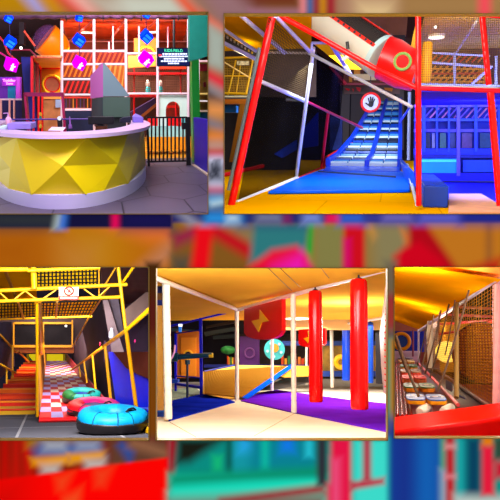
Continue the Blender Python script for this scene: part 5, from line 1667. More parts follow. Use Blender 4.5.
# snow tubes: fabric ring on a dark bottom
def snow_tube(lab, u0, u1, vt, vb, Y, cover, cover2, inner, zb, tilt):
    strap = True
    cu = (u0 + u1) / 2
    R_ = CC.px((u1 - u0) / 2, Y)
    hgt = CC.px((vb - vt), Y)
    yc = Y
    r = R_ * .3
    hh = max(.24, hgt - 2 * R_ * math.sin(math.radians(tilt)))
    xc = CC.P(cu, vb, yc).x
    c = Vector((xc, yc, zb + hh * .62))
    t = Thing(CC, 'snow_tube', lab, 'snow tube', 'inflatable snow tubes', base=(c.x, c.y, zb))
    mb = MB()
    n, m = 40, 14
    rnd = random.Random(int(u0))
    ph = [rnd.random() * 6 for _ in range(4)]
    vsx = []
    for i in range(n):
        a_ = 2 * math.pi * i / n
        wob = 1 + .02 * math.sin(5 * a_ + ph[0]) + .015 * math.sin(9 * a_ + ph[1])
        for k in range(m):
            b_ = 2 * math.pi * k / m
            rr_ = r * wob * (1 + .03 * math.sin(7 * a_ + 2 * b_ + ph[2]))
            vsx.append(c + Vector((math.cos(a_) * (R_ - r + rr_ * math.cos(b_)), math.sin(a_) * (R_ - r + rr_ * math.cos(b_)), hh * .5 * math.sin(b_) * wob)))
    fs = [(i * m + k, ((i + 1) % n) * m + k, ((i + 1) % n) * m + (k + 1) % m, i * m + (k + 1) % m) for i in range(n) for k in range(m)]
    mb.add(vsx, fs)
    t.add('cover', mb, mat(cover, 0.45, 0.15, 6, bump=.3))
    half = MB()
    ids = [i for i in range(n) if (cover2[1] <= i / n <= cover2[2])]
    vv_ = []
    for i in ids:
        for k in range(m):
            q = vsx[i * m + k]
            cc_ = c + Vector((math.cos(2 * math.pi * i / n) * (R_ - r), math.sin(2 * math.pi * i / n) * (R_ - r), 0))
            vv_.append(cc_ + (q - cc_) * 1.03)
    half.add(vv_, [(i * m + k, (i + 1) * m + k, (i + 1) * m + (k + 1) % m, i * m + (k + 1) % m) for i in range(len(ids) - 1) for k in range(m)])
    t.add('colour_panel', half, mat(cover2[0], 0.45, 0.15, 6), label='differently coloured cover panel')
    for a_ in (4.05, 4.75, 5.2):
        d0 = Vector((math.cos(a_), math.sin(a_), 0))
        t.add('seam', MB().path([c + d0 * (R_ - r + r * 1.03 * math.cos(b_)) + Vector((0, 0, hh * .52 * math.sin(b_))) for b_ in (-.2, .3, .8, 1.3, 1.8, 2.3)], .012, 6), mat(tuple(int(x * .5) for x in cover), 0.5))
    t.add('bottom', MB().lathe(Vector((c.x, c.y, zb)), (0, 0, 1), [(R_ * .72, 0), (R_ * .9, .03), (R_ * .985, hh * .3), (R_ * 1.01, hh * .55), (R_ * .99, hh * .62), (R_ * .9, hh * .63)], 36), mat((38, 34, 38), 0.4))
    t.add('seat_cloth', MB().lathe(c + Vector((0, 0, -hh * .1)), (0, 0, 1), [(R_ - r * 1.2, 0), (R_ - r * 1.1, hh * .25), (R_ * .2, hh * .12)], 28), mat(inner, 0.5, 0.3, 5))
    if strap:
        for a_ in (5.5,):
            e = c + Vector((math.cos(a_) * R_ * .62, math.sin(a_) * R_ * .62, hh * .52))
            d_ = Vector((-math.sin(a_), math.cos(a_), 0))
            t.add('handle', MB().path([e - d_ * .16, e - d_ * .08 + Vector((0, 0, .05)), e + d_ * .08 + Vector((0, 0, .05)), e + d_ * .16], .022, 8), mat((30, 28, 34), 0.5))
    t.done()
    o = t.done()
    o.matrix_world = CC.M @ Matrix.Translation((c.x, c.y, zb + R_ * math.sin(math.radians(tilt)) * .9)) @ Matrix.Rotation(math.radians(tilt), 4, 'X')


rz = lambda y: -CH + .12 + (y - RY0) * (zr + CH - .12) / (RY1 - RY0)
snow_tube('teal green ring tube with a dark blue seat, on the ramp, farthest of three', 63.5, 99, 389.5, 405.5, 20.0, (8, 128, 130), ((12, 92, 40), .45, .68), (14, 26, 120), rz(20.0) - .02, 14)
snow_tube('pink ring tube with a red end, lying between the teal and cyan tubes', 69, 118, 401, 418.5, 17.3, (226, 30, 130), ((235, 24, 40), .40, .66), (22, 24, 110), rz(17.0) - .02, 12)
snow_tube('large cyan ring tube with a black bottom, nearest on the grey floor', 79, 145, 409, 434.5, 13.5, (0, 140, 205), ((0, 120, 190), .1, .2), (60, 70, 90), -CH, 8)




# ================================================================ boxing bag hall
d = D.P
shell(D, 'floor', wedge(D, 154, 391, -DH, .1, 7.4, 24), mat((234, 224, 206), 0.5, 0.05, 1.2, bump=.2, spec=0))
shell(D, 'floor_far', wedge(D, 154, 391, -DH - .02, .1, 24, 50), mat((238, 228, 210), 0.7, spec=0))
shell(D, 'wall_back', slab(D, rect(154, 300, 391, 382), 46, .2), mat((26, 24, 40), 0.8, 0.4, .5))
shell(D, 'wall_right', partition(D, 390.7, 258, 452, 7.0, 50), mat((150, 130, 100), .6))
Yc, Yp2, Yp3 = 12.0, 17.8, 13.5
zc_ = d(168, 284, Yc).z            # ceiling height
cp = [D.Z(u, v, zc_ + .09) for u, v in ((155, 263), (391, 263), (391, 262), (237, 309), (156, 280))]
creamc = mat((240, 184, 62), 0.7, 0.06, .8, spec=0)
shell(D, 'ceiling', MB().prism([(D.d(154, 300).x / D.d(154, 300).y * 7.5, 7.5, zc_ + .1), (D.d(391, 300).x / D.d(391, 300).y * 7.5, 7.5, zc_ + .1), (D.d(391, 300).x / D.d(391, 300).y * 24, 24, zc_ + .1), (D.d(154, 300).x / D.d(154, 300).y * 24, 24, zc_ + .1)], (0, 0, .1)), creamc)
for u0, v0, u1, v1, lab in ((268, 268, 292, 291, 'thin panel joint in the ochre ceiling, the longer one before the white slim post'), (280, 268, 300, 287, 'thin panel joint in the ochre ceiling, above the white slim post'), (321, 268, 329, 278, 'short panel joint in the ochre ceiling between the two red bags')):
    solo(D, 'ceiling_joint', MB().bar(D.Z(u0, v0, zc_ + .09), D.Z(u1, v1, zc_ + .09), .008, 6), mat((150, 104, 20), 0.6), lab, 'joint')
cw = mat((236, 228, 214), 0.35)
for p_, q_, w_, lab, nm in [
        ((166, 281, Yc), (168.2, 419.5, Yc), 8.0, 'thick padded white corner post beside the netted edge', 'padded_post'),
        ((236.8, 309, Yp2), (237, 401, Yp2), 4.0, 'slim white post at the meeting of the two ceiling beams', 'padded_post'),
        ((293, 294, Yp3), (294, 413, Yp3), 5.4, 'white post between the red badge and the red bag', 'padded_post'),
        ((272.4, 324, 22), (272, 391, 22), 3.2, 'thin white post just behind the red lightning badge', 'padded_post'),
        ((306.5, 330, 26.4), (306.5, 385, 26.4), 2.2, 'thin white post far back past the white post', 'padded_post'),
        ((331.5, 326, 26.6), (332.3, 388, 26.6), 3.6, 'white post at the back between the two red bags', 'padded_post')]:
    solo(D, nm, padded(d(*q_), d(*p_), D.px(w_ / 2, p_[2]), 10 if w_ > 5 else 5), cw, lab, 'post', 'white padded posts')
for p_, q_, w_, lab in [((154, 277.5, Yc - .8), (237.5, 309.5, Yp2), 4.2, 'white padded ceiling beam from the thick corner post to the slim post'),
                        ((237, 310, Yp2), (388, 268.5, 11.2), 4.4, 'white padded ceiling beam from the slim post above the red bags'),
                        ((288, 326, 26), (332, 327, 27.5), 2.4, 'thin white beam behind the badge at the back'),
                        ((322, 327.5, 27), (388, 317, 21), 2.6, 'white beam over the blue bags'),
                        ((296, 400, 13.0), (296.2, 400.1, 13.02), .1, '')]:
    if lab:
        solo(D, 'padded_beam', padded(d(*p_), d(*q_), D.px(w_ / 2, (p_[2] + q_[2]) / 2), 9), cw, lab, 'beam', 'white padded ceiling beams')
# mats
pm = MB().prism([D.Z(u, v, -DH + .03) for u, v in ((241, 400.4), (294, 412), (389, 431), (389, 403.5), (349, 399.5), (276, 389.6), (262, 392))], (0, 0, -.028))
solo(D, 'purple_mat', pm, mat((100, 28, 205), 0.5, 0.1, 1.5, spec=0), 'purple floor mat under the hanging red bags', 'mat')
bm_ = MB().prism([D.Z(u, v, -DH + .03) for u, v in ((168.5, 420), (235, 401.5), (228, 399), (202, 394), (169, 401))], (0, 0, -.028))
solo(D, 'blue_mat', bm_, mat((14, 36, 190), 0.5, 0.3, 1.0, spec=0), 'dark blue floor mat behind the thick white corner post', 'mat')
for u0, v0, u1, v1, lab in ((296, 412.5, 254, 436, 'long seam in the cream floor mats running to the white post'), (168, 421, 196, 437, 'seam in the cream floor mats at the thick corner post')):
    solo(D, 'floor_seam', MB().bar(D.Z(u0, v0, -DH + .004), D.Z(u1, v1, -DH + .004), .006, 6), mat((196, 176, 140), 0.6, spec=0), lab, 'seam')
# bags
def bag(u, vt, vb, wpx, Y, col, lab, grp, cap):
    top, bot = d(u - .8 if wpx > 12 else u, vt, Y), d(u, vb, Y)
    r = D.px(wpx / 2, Y)
    t = Thing(D, 'punching_bag', lab, 'punching bag', grp)
    L = (top - bot).length
    ax = (top - bot).normalized()
    t.add('sleeve', MB().lathe(bot, ax, [(r * .86, 0), (r * .96, .015), (r, .05), (r * 1.01, L * .3), (r * .985, L * .6), (r * 1.0, L * .9), (r * .97, L - .05), (r * .8, L - .01)], 32), mat(col, 0.16, 0.04, 3, bump=.05))
    t.add('base_cap', MB().lathe(bot + ax * -.004, ax, [(r * .84, 0), (r * .84, .01)], 28), mat(cap, 0.3))
    t.add('top_strap', MB().lathe(top - ax * .015, ax, [(r * .45, 0), (r * .4, .03), (.02, .05), (.016, .09)], 16), mat((24, 22, 30), 0.5))
    t.add('seam', MB().bar(bot + Vector((r * .55, -r * .85, .04)), top + Vector((r * .55, -r * .83, -.05)), .006, 6), mat(tuple(int(x * .8) for x in col), 0.3))
    t.done()


bag(316, 290.5, 402, 13.6, 13.2, (232, 12, 12), 'glossy red hanging bag beside the white post, the slimmer of two red ones', 'hanging bags', (120, 8, 8))
bag(359.5, 279, 409.2, 17.4, 11.4, (226, 8, 12), 'thickest glossy red hanging bag, in front of the blue bags', 'hanging bags', (120, 8, 8))
bag(346, 324.5, 380.5, 7.6, 24.5, (20, 62, 190), 'blue hanging bag peeking out on the left side of the thickest red bag', 'hanging bags', (10, 30, 100))
bag(370, 322, 383, 6.6, 23.5, (20, 70, 190), 'blue hanging bag peeking out on the right side of the thickest red bag', 'hanging bags', (10, 30, 100))
# badge
def badge(u0, u1, vt0, vt1, vb, Y0, Y1, lab, bolt):
    t = Thing(D, 'badge_panel', lab, 'panel', 'red lightning badges')
    n = 16
    pA, pB = d(u0, vt0, Y0), d(u1, vt1, Y1)
    nn = Vector((pB.y - pA.y, pA.x - pB.x, 0)).normalized()
    if nn.y > 0:
        nn = -nn

    def at(s, v):
        k = D.d(u0 + (u1 - u0) * s, v)
        return k * (nn.dot(pA) / nn.dot(k))
    side = lambda s: vt0 + (vt1 - vt0) * s
    low0, low1 = vb - (vb - vt0) * .22, vb - (vb - vt1) * .22
    pts = [at(0, vt0), at(1, vt1)]
    for i in range(n + 1):
        s = 1 - i / n
        edge = low0 + (low1 - low0) * s
        e = (vb - edge) * math.sqrt(max(0, 1 - (2 * s - 1) ** 2)) ** 1.0
        pts.append(at(s, edge + e))
    t.add('board', MB().prism(pts, nn * -.1), mat((224, 12, 10), 0.35))
    t.add('bolt', MB().prism([at(s, v) + nn * .02 for s, v in bolt], nn * -.018), mat((250, 190, 20), 0.35), smooth=False)
    t.done()


badge(244, 281.6, 308.8, 299, 339.6, 17.0, 13.7, 'large red shield badge with a yellow lightning bolt under the ceiling beam', [(.43, 309.7), (.668, 321), (.487, 322.3), (.404, 332.2), (.213, 321), (.425, 319.2)])
badge(298.5, 325, 329.5, 328, 347.5, 20.0, 19.4, 'small red shield badge with a yellow bolt half hidden by a red bag', [(.36, 331), (.62, 338), (.44, 338.4), (.36, 343), (.2, 338.5), (.38, 337)])
c = D.Z(297.5, 318.5, zc_ + .07)
t = Thing(D, 'ceiling_lamp', 'oval glowing lamp in the ochre ceiling behind the white post', 'ceiling lamp')
t.add('rim', MB().lathe(c, (0, 0, 1), [(D.px(13, c.y), 0), (D.px(13, c.y), .05)], 30), mat((240, 215, 160), 0.4))
t.add('diffuser', MB().lathe(c + Vector((0, 0, -.03)), (0, 0, 1), [(D.px(11.8, c.y), 0), (D.px(11.8, c.y), .04)], 30), mat((255, 244, 220), 0.4, emit=2.4))
t.done()
shell(D, 'ceiling_cove', MB().prism([d(282, 300, 24.2), d(391, 300, 24.2), d(391, 330, 24.2), d(282, 330, 24.2)], (0, .1, 0)), mat((226, 184, 110), 0.5))
# right edge padded post with red stitching, net post at the left edge
t = Thing(D, 'stitched_post', 'pale padded pillar with red stitched squares at the edge by the bags', 'post')
pp, qq = d(384.5, 400, 10.6), d(388, 276, 10.6)
t.add('pillar', MB().prism([d(381, 333, 13), d(387.5, 283, 10.6), d(391.5, 283, 10.6), d(391.5, 398, 10.6), d(385, 393, 12.4), d(382.4, 365, 13)], (0, .2, 0)), mat((228, 206, 190), 0.5))
for i in range(16):
    v = 296 + i * 6
    s = abs(i - 8) / 8
    t.add('stitch', MB().bar(d(384.6 - (0 if v > 330 else -(330 - v) * .06), v, 10.55), d(387.5, v + 2, 10.5), .012, 5), mat((215, 30, 50), 0.5))
t.done()
solo(D, 'dark_doorway', slab(D, rect(376, 333, 384.5, 384), 22, .1), mat((22, 20, 26), 0.6), 'dark doorway beside the blue bag at the back', 'doorway')
solo(D, 'edge_net', MB().net(d(157, 306, 12.6), d(163.4, 306, 12.6), d(163.4, 410, 12.6), d(157, 410, 12.6), 6, 60, .012), mat((205, 150, 60), 0.6), 'narrow strip of tan net outside the thick corner post', 'net')
t = Thing(D, 'edge_pads', 'blue and brown wall pads in the strip outside the thick corner post', 'pad')
for v0, v1, cc in ((283, 293, (14, 20, 80)), (293, 300, (110, 70, 20)), (300, 309, (10, 30, 120)), (309, 386, (165, 112, 40)), (386, 412, (30, 90, 190)), (412, 424, (30, 60, 160)), (428, 434, (205, 170, 20))):
    t.add('pad', slab(D, rect(153, v0, 164, v1), 13.1, .15), mat(cc, 0.5, 0.2, 2))
t.done()
# the far hall seen under the beams: navy frame, hatch, machine
navy = mat((24, 26, 200), 0.5, spec=.05)
yN = 20.8
t = Thing(D, 'navy_frame', 'navy blue timber frame in front of a lit tan hatch', 'frame', base=d(195, 395, yN))
for p_, q_, w_ in (((169, 326.5, yN), (236, 310.5, yN), 2.6), ((200.6, 318, yN), (201.4, 395, yN), 4.0), ((175.8, 333, yN + 2.8), (175.6, 391, yN + 2.8), 3.0), ((176, 384, yN + 2.6), (201, 387.5, yN), 3.2), ((176, 333.5, yN + 2.6), (200, 330, yN), 1.4), ((176, 376, yN + 2.6), (201, 378, yN), 1.6)):
    t.add('beam' if abs(p_[0] - q_[0]) > 5 else 'post', MB().bar(d(*p_), d(*q_), D.px(w_ / 2, p_[2]), 4), navy, smooth=False)
t.done()
shell(D, 'wall_inner', slab(D, rect(165, 309, 238, 382), 34, .2), mat((38, 36, 54), 0.7, 0.5, .5))
t = Thing(D, 'hatch_panel', 'lit tan hatch with a small blue figure drawn inside it', 'panel')
yh = 26
t.add('surround', slab(D, rect(176, 331, 201, 378), yh, .1), mat((186, 98, 14), 0.5, 0.2, 1))
t.add('inner', slab(D, rect(181, 337.5, 196, 376), yh - .08, .08), mat((216, 126, 22), 0.5, 0.2, 1))
t.add('arch', MB().torus(d(188, 355, yh - .12), (0, 1, 0), D.px(4.2, yh), D.px(1.0, yh), 24, 8), mat((226, 160, 20), 0.4))
t.add('dark_centre', MB().lathe(d(188, 355, yh - .14), (0, 1, 0), [(D.px(3.2, yh), 0), (D.px(3.2, yh), .04)], 20), mat((30, 24, 50), 0.5))
t.done()
t = Thing(D, 'foam_cannon', 'dark teal foam cannon on a swivel with a yellow tip', 'cannon')
yv = 19.6
tl = mat((12, 62, 88), 0.35)
t.add('barrel', MB().bar(d(176, 357, yv), d(212, 355, yv), D.px(2.8, yv), 14, D.px(2.2, yv)), tl)
t.add('breech', MB().bar(d(172.5, 357, yv), d(178, 357, yv), D.px(4.4, yv), 14), tl)
t.add('tip', MB().bar(d(209, 355.4, yv), d(213, 355.2, yv), D.px(2.3, yv), 14), mat((225, 190, 20), 0.35))
t.add('swivel', MB().bar(d(187.5, 360, yv), d(187.5, 364.5, yv), D.px(2.6, yv), 12), tl)
t.add('pedestal', MB().bar(d(187.3, 364, yv), d(187.3, 402, yv), D.px(1.2, yv), 10), mat((14, 28, 70), 0.4))
t.done()
t = Thing(D, 'info_light', 'small blue and white exit style light under the ochre ceiling', 'sign')
t.add('case', slab(D, rect(178.6, 325.5, 181.4, 332), 18.4, .06), mat((30, 110, 200), 0.4, emit=.7))
t.add('top_glow', slab(D, rect(178.4, 324, 182, 326.5), 18.3, .06), mat((230, 235, 245), 0.4, emit=1.2))
t.done()
q = d(222, 317.5, 24)
solo(D, 'ceiling_spot', MB().ball(q, D.px(1.6, 24), .1, D.px(.9, 24)), mat((250, 250, 255), 0.4, emit=2.5), 'small white spot light in the dark far hall', 'lamp')
t = Thing(D, 'far_ceiling_panels', 'grey green lit ceiling panels of the dark far hall', 'panel')
for p4, cc in (([(204, 332), (234, 327), (234, 331), (205, 336)], (84, 96, 92)), ([(206, 326), (234, 320), (234, 323), (206, 328)], (70, 50, 40)), ([(213, 336), (235, 334), (235, 338), (213, 339)], (60, 74, 78)), ([(170, 328), (196, 330), (196, 331.5), (170, 331)], (60, 90, 110))):
    t.add('panel', MB().prism([d(u, v, 30) for u, v in p4], (0, .3, 0)), mat(cc, 0.5))
t.done()
solo(D, 'slope_sheet', MB().prism([d(203, 371.5, 23.4), d(238, 365, 25.4), d(288, 366, 25.2), d(243, 397.6, 19.3), d(228, 398.6, 19.1), d(203, 394, 19.8)], (0, .06, -.02)), mat((232, 186, 84), 0.7, 0.1, 3, spec=0), 'tan sheet lying under the trampoline net slope in the far hall', 'sheet')
solo(D, 'sheet_hill', MB().prism([d(292, 365.5, 25.2), d(312, 366, 26), d(322, 371, 26), d(308, 376, 24.6), d(284, 377.5, 23.4), d(278, 375, 23.4)], (0, .06, -.02)), mat((206, 158, 62), 0.7, 0.15, 3, spec=0), 'tan sheet beyond the bright blue sloping edge', 'sheet')
t = Thing(D, 'trampoline_net', 'tan trampoline net slope between the navy frame and the blue edge', 'net')
t.add('net', MB().net(d(204, 371.2, 23.3), d(286, 366.2, 25.0), d(243, 397.2, 19.2), d(205, 393.6, 19.7), 44, 24, .016), mat((140, 96, 30), 0.6, spec=0))
t.add('edge', MB().bar(d(204, 371.4, 23.2), d(237, 364.8, 25.2), D.px(.8, 22), 8), mat((16, 36, 150), 0.4))
t.done()
solo(D, 'mesh_mat', MB().prism([D.Z(u, v, -DH + .06) for u, v in ((169, 399), (202, 393), (196, 388), (169, 389))], (0, 0, -.055)), mat((120, 136, 116), 0.6, 0.5, 6), 'grey green woven mat behind the navy frame foot', 'mat')
solo(D, 'blue_cushion', MB().prism([d(170, 379, 22), d(178, 379.5, 22), d(178, 382.5, 22), d(170, 384, 22)], (0, .3, 0)), mat((24, 70, 200), 0.4), 'blue cushion edge behind the thick corner post', 'cushion')
t = Thing(D, 'hose_loop', 'pale violet hose loop curling beside the thick corner post', 'hose')
t.add('hose', MB().path([d(169.5, 360, 13.2), d(172, 358, 13.2), d(174.4, 352, 13.2), d(175, 345, 13.2)], .02, 8), mat((205, 150, 215), 0.4))
t.add('ring', MB().torus(d(168.5, 411, 12.4), (.3, 1, 0), D.px(2.4, 12.4), D.px(.6, 12.4), 20, 8), mat((30, 120, 220), 0.4))
t.done()
solo(D, 'blue_strip', MB().prism([d(241.5, 397.5, 19.1), d(288, 366, 25), d(292, 363.6, 25.2), d(294, 366.4, 25.1), d(248, 399, 19)], (0, .1, 0)), mat((10, 80, 230), 0.6, spec=0), 'bright blue padded edge sloping up from the slim post', 'edging')
solo(D, 'gap_shade', MB().prism([d(257, 391, 22), d(290, 375, 25.4), d(300, 375, 25.6), d(322, 380, 25.6), d(276, 390, 22.4)], (0, .1, 0)), mat((56, 52, 50), 0.6, 0.5, 2), 'dark sheet painted as the shade under the bright blue sloping edge', 'gap')  # solid dark sheet standing in for the shade of a gap
# far toys and panels behind the badge
yt_ = 28
solo(D, 'mural_board', slab(D, rect(240, 336.5, 259.5, 364.5), yt_, .15), mat((88, 26, 112), 0.45, 0.1, 1), 'purple wall panel with a round window behind the slim post', 'panel')
solo(D, 'purple_ring', MB().torus(d(249.5, 353, yt_ - .1), (0, 1, 0), D.px(4.6, yt_), D.px(.9, yt_), 28, 8), mat((130, 70, 140), 0.4), 'mauve ring mounted on the purple wall panel', 'ring')
t = Thing(D, 'teal_wheel', 'round teal wheel panel with pale spots behind the thin white post', 'wheel')
t.add('disc', MB().lathe(d(274.5, 349.5, 26.5), (0, 1, 0), [(D.px(10.2, 26.5), 0), (D.px(10.2, 26.5), .15)], 36), mat((60, 172, 178), 0.4, 0.1, 2))
t.add('hub', MB().lathe(d(274.5, 348, 26.4), (0, 1, 0), [(D.px(4.2, 26.4), 0), (D.px(4.2, 26.4), .1)], 28), mat((196, 130, 30), 0.4))
for a_ in range(5):
    q = d(274.5 + 7.2 * math.cos(a_ * 1.256 + .4), 349.5 + 7.2 * math.sin(a_ * 1.256 + .4), 26.38)
    t.add('spot', MB().lathe(q, (0, 1, 0), [(D.px(1.4, q.y), 0), (D.px(1.4, q.y), .1)], 14), mat((160, 215, 215), 0.4))
t.done()
solo(D, 'green_bush', MB().ball(d(228, 350, 27), D.px(7.5, 27), .3, D.px(4.2, 27)), mat((20, 92, 28), 0.6, 0.4, 6, bump=.6), 'green domed cushion before the purple wall panel', 'cushion')
t = Thing(D, 'toy_shelf', 'far shelf of orange, yellow and red toys along a navy bench', 'shelf')
t.add('bench', slab(D, rect(204, 364.5, 312, 367.5), 27.4, .3), mat((20, 30, 110), 0.5))
rnd = random.Random(3)
for i in range(14):
    u = 227 + i * 1.6 if i < 6 else 281 + (i - 6) * 3.4
    w2 = 1.3 if i < 6 else 2.6
    t.add('toy', slab(D, rect(u, 355 + rnd.random() * 4, u + w2, 364.5), 27.6, .2), mat([(214, 70, 20), (225, 150, 20), (40, 120, 60), (235, 200, 30), (160, 30, 30), (225, 120, 30)][i % 6], 0.5))
t.done()
solo(D, 'yellow_gear', MB().torus(d(341, 362, 26), (0, 1, 0), D.px(5, 26), D.px(2.4, 26), 24, 8), mat((232, 176, 20), 0.4), 'round yellow padded ring seen behind the back white post', 'ring')
t = Thing(D, 'far_bench', 'long navy and yellow bench under the dark strip at the back', 'bench')
t.add('seat', slab(D, rect(322, 371, 386, 376.5), 27, .4), mat((24, 60, 150), 0.4))
t.add('back', slab(D, rect(322, 345, 386, 371), 27.3, .1), mat((150, 112, 30), 0.5, 0.5, 2))
t.add('upper_strip', slab(D, rect(282, 341, 386, 345.5), 27.2, .1), mat((30, 60, 140), 0.4))
t.done()
shell(D, 'wall_inner', slab(D, rect(236, 309, 391, 378), 31, .2), mat((64, 54, 52), 0.7, 0.5, .8))
solo(D, 'dark_lintel', slab(D, rect(236, 311, 300, 334), 29.5, .2), mat((26, 28, 36), 0.6, 0.3, 1), 'dark lintel board hidden behind the red lightning badge', 'board')




# ================================================================ rope bridge hall
e_ = E.P
shell(E, 'floor', wedge(E, 391.5, 540, -EH - .25, .1, 7.6, 44), mat((120, 12, 14), 0.4, 0.3, 1.0))
shell(E, 'wall_back', slab(E, rect(391.5, 300, 540, 372), 42, .2), mat((150, 60, 60), 0.7, 0.3, .6))
zE = e_(396, 319, 24).z
_q = [e_(391.9, 262, 7.4), e_(503, 279, 7.7), e_(420, 330, 22), e_(391.9, 320, 24)]
_g = [_q[0].lerp(_q[1], i / 12).lerp(_q[3].lerp(_q[2], i / 12), j / 12) for j in range(13) for i in range(13)]
_m = MB().add(_g, [(j * 13 + i, j * 13 + i + 1, j * 13 + i + 14, j * 13 + i + 13) for j in range(12) for i in range(12)])
_m.add([v + Vector((0, 0, .05)) for v in _g], _m.f[:])
shell(E, 'ceiling', _m, mat((236, 156, 4), 0.7, 0.1, .7, spec=0), smooth=True)
solo(E, 'ceiling_trim', MB().prism([e_(392, 318.5, 23.6), e_(431, 318.5, 22), e_(425, 322, 22), e_(392, 321.5, 23.6)], (0, .2, 0)), mat((250, 190, 40), 0.4), 'bright yellow ceiling edge at the far end of the rope bridge', 'trim')
solo(E, 'orange_fascia', MB().prism([e_(432, 267, 8.2), e_(505, 267, 7.6), e_(505, 276, 7.6), e_(484, 279, 7.9)], (0, .1, 0)), mat((238, 130, 60), 0.4), 'orange padded fascia at the ceiling by the pink padded post', 'fascia')
# head beam of the side frame
solo(E, 'padded_beam', MB().bar(e_(496, 279.5, 8), e_(419, 331, 21), E.px(2.4, 8), 12, E.px(1.4, 21)), mat((176, 160, 196), 0.4), 'grey lilac padded beam the bridge ropes hang from', 'beam')
solo(E, 'padded_post', padded(e_(497.6, 405, 8.3), e_(497.8, 270, 8.3), E.px(4.6, 8.3), 9), mat((240, 178, 186), 0.35), 'pink padded post at the picture edge by the red foam', 'post')
solo(E, 'netted_post', padded(e_(456.5, 398, 9.6), e_(456.6, 303, 11), E.px(2.2, 10), 14), mat((150, 116, 60), 0.5), 'brown wrapped post in the rope bridge side net', 'post')
for u, v0, v1, y_, cc, lab in ((418.6, 328, 372, 22, (190, 170, 190), 'thin pale post at the far end of the side net'), (413, 330, 362, 26, (150, 60, 90), 'thin mauve post by the blue far panel'), (430, 321, 368, 17, (216, 196, 170), 'pale curtain like post behind the ropes')):
    solo(E, 'thin_post', vbar(E, u, v0, v1, y_, 1.8 if u != 430 else 5), mat(cc, 0.4), lab, 'post')
# side net
sn = MB().net(e_(494, 284, 8.2), e_(424, 330, 20.5), e_(424, 368, 20.5), e_(492, 402, 8.3), 52, 30, .004)
solo(E, 'side_net', sn, mat((150, 100, 30), 0.6, spec=0), 'tan net wall along the rope bridge beside the tunnel drum', 'net')
# woven tunnel drum behind the net
t = Thing(E, 'tunnel_drum', 'big round woven tunnel drum with black hoops behind the side net', 'tunnel')
yd_ = 10.6
c = e_(483, 353, yd_)
R_ = E.px(28, yd_)
ax = Vector((.35, 1, 0)).normalized()
t.add('drum', MB().lathe(c, ax, [(R_ * .98, 0), (R_, .1), (R_, 2.2)], 36), mat((252, 165, 20), 0.5, 0.3, 5, spec=0))
t.add('hoop', MB().torus(c + ax * .0, ax, R_ * .99, E.px(1.1, yd_), 40, 8), mat((26, 20, 22), 0.4))
t.add('hoop', MB().torus(c + ax * 1.2, ax, R_ * 1.02, E.px(1.0, yd_), 40, 8), mat((150, 30, 24), 0.4))
wv = MB()
for i in range(-10, 11):
    x = R_ * i / 10.5
    h = math.sqrt(max(.01, R_ * R_ - x * x)) * .97
    sx = ax.cross(Vector((0, 0, 1)))
    wv.bar(c - ax * .03 + sx * x + Vector((0, 0, -h)), c - ax * .03 + sx * x + Vector((0, 0, h)), .014, 5)
    wv.bar(c - ax * .04 + sx * h + Vector((0, 0, x)), c - ax * .04 - sx * h + Vector((0, 0, x)), .014, 5)
t.add('weave', wv, mat((118, 54, 8), 0.6))
t.done()
solo(E, 'yellow_disc', MB().lathe(e_(446, 352, 16), (.2, 1, 0), [(E.px(9.5, 16), 0), (E.px(10, 16), .05), (E.px(10, 16), .3)], 32), mat((248, 214, 90), 0.35, 0.25, 4, emit=1.1), 'round yellow lit disc behind the ropes beside the drum', 'disc')  # glow put into the material to brighten the dull disc
solo(E, 'wall_board', slab(E, rect(440, 322, 474, 372), 17.5, .1), mat((214, 148, 14), 0.5, 0.3, 1.2), 'yellow wall panel behind the round lit disc', 'panel')
solo(E, 'white_curtain', MB().prism([e_(426, 327, 19), e_(437, 321, 18), e_(440, 358, 18), e_(428, 366, 19)], (0, .1, 0)), mat((236, 210, 190), 0.5, 0.1, 2), 'pale cloth panel hanging behind the bridge ropes', 'cloth')
# upper dark hall beyond the beam
shell(E, 'wall_right', MB().prism([e_(440, 290, 20), e_(520, 270, 20), e_(520, 440, 20), e_(440, 384, 20)], (0, .1, 0)), mat((44, 26, 16), 0.7, 0.4, 1, spec=0))
t = Thing(E, 'dark_soffit', 'dark corrugated soffit with red rails above the tunnel drum', 'soffit')
t.add('panel', MB().prism([e_(452, 312, 18), e_(498, 282, 13), e_(498, 322, 13), e_(455, 318, 18)], (0, .1, 0)), mat((30, 32, 30), 0.7, 0.4, 2, spec=0))
for v0, v1, cc in ((314, 317, (150, 20, 40)), (324, 320, (190, 30, 40)), (306, 309, (130, 50, 36))):
    t.add('rail', MB().bar(e_(441, v0, 15), e_(498, v1, 12.6), E.px(1.3, 14), 8), mat(cc, 0.4))
for i in range(8):
    t.add('rib', MB().bar(e_(458 + i * 5, 311 - i * 3.2, 16 - i * .45), e_(460 + i * 5, 318, 16 - i * .45), .02, 5), mat((60, 62, 58), 0.6, spec=0))
t.done()
t = Thing(E, 'red_lanterns', 'row of small red and grey fittings over the tunnel drum', 'fittings')
for u, v, cc in ((467, 331, (205, 20, 20)), (484.5, 330, (200, 20, 20)), (475, 329, (90, 70, 70)), (492, 328, (215, 60, 20))):
    t.add('fitting', MB().lathe(e_(u, v + 3, 10.9), (0, 0, 1), [(E.px(1.3, 11), 0), (E.px(1.6, 11), .04), (E.px(1.2, 11), .1)], 12), mat(cc, 0.4))
t.add('wire', MB().path([e_(440, 334, 12), e_(467, 330, 11.4), e_(498, 320, 10.9)], .025, 6), mat((205, 60, 40), 0.4))
t.done()
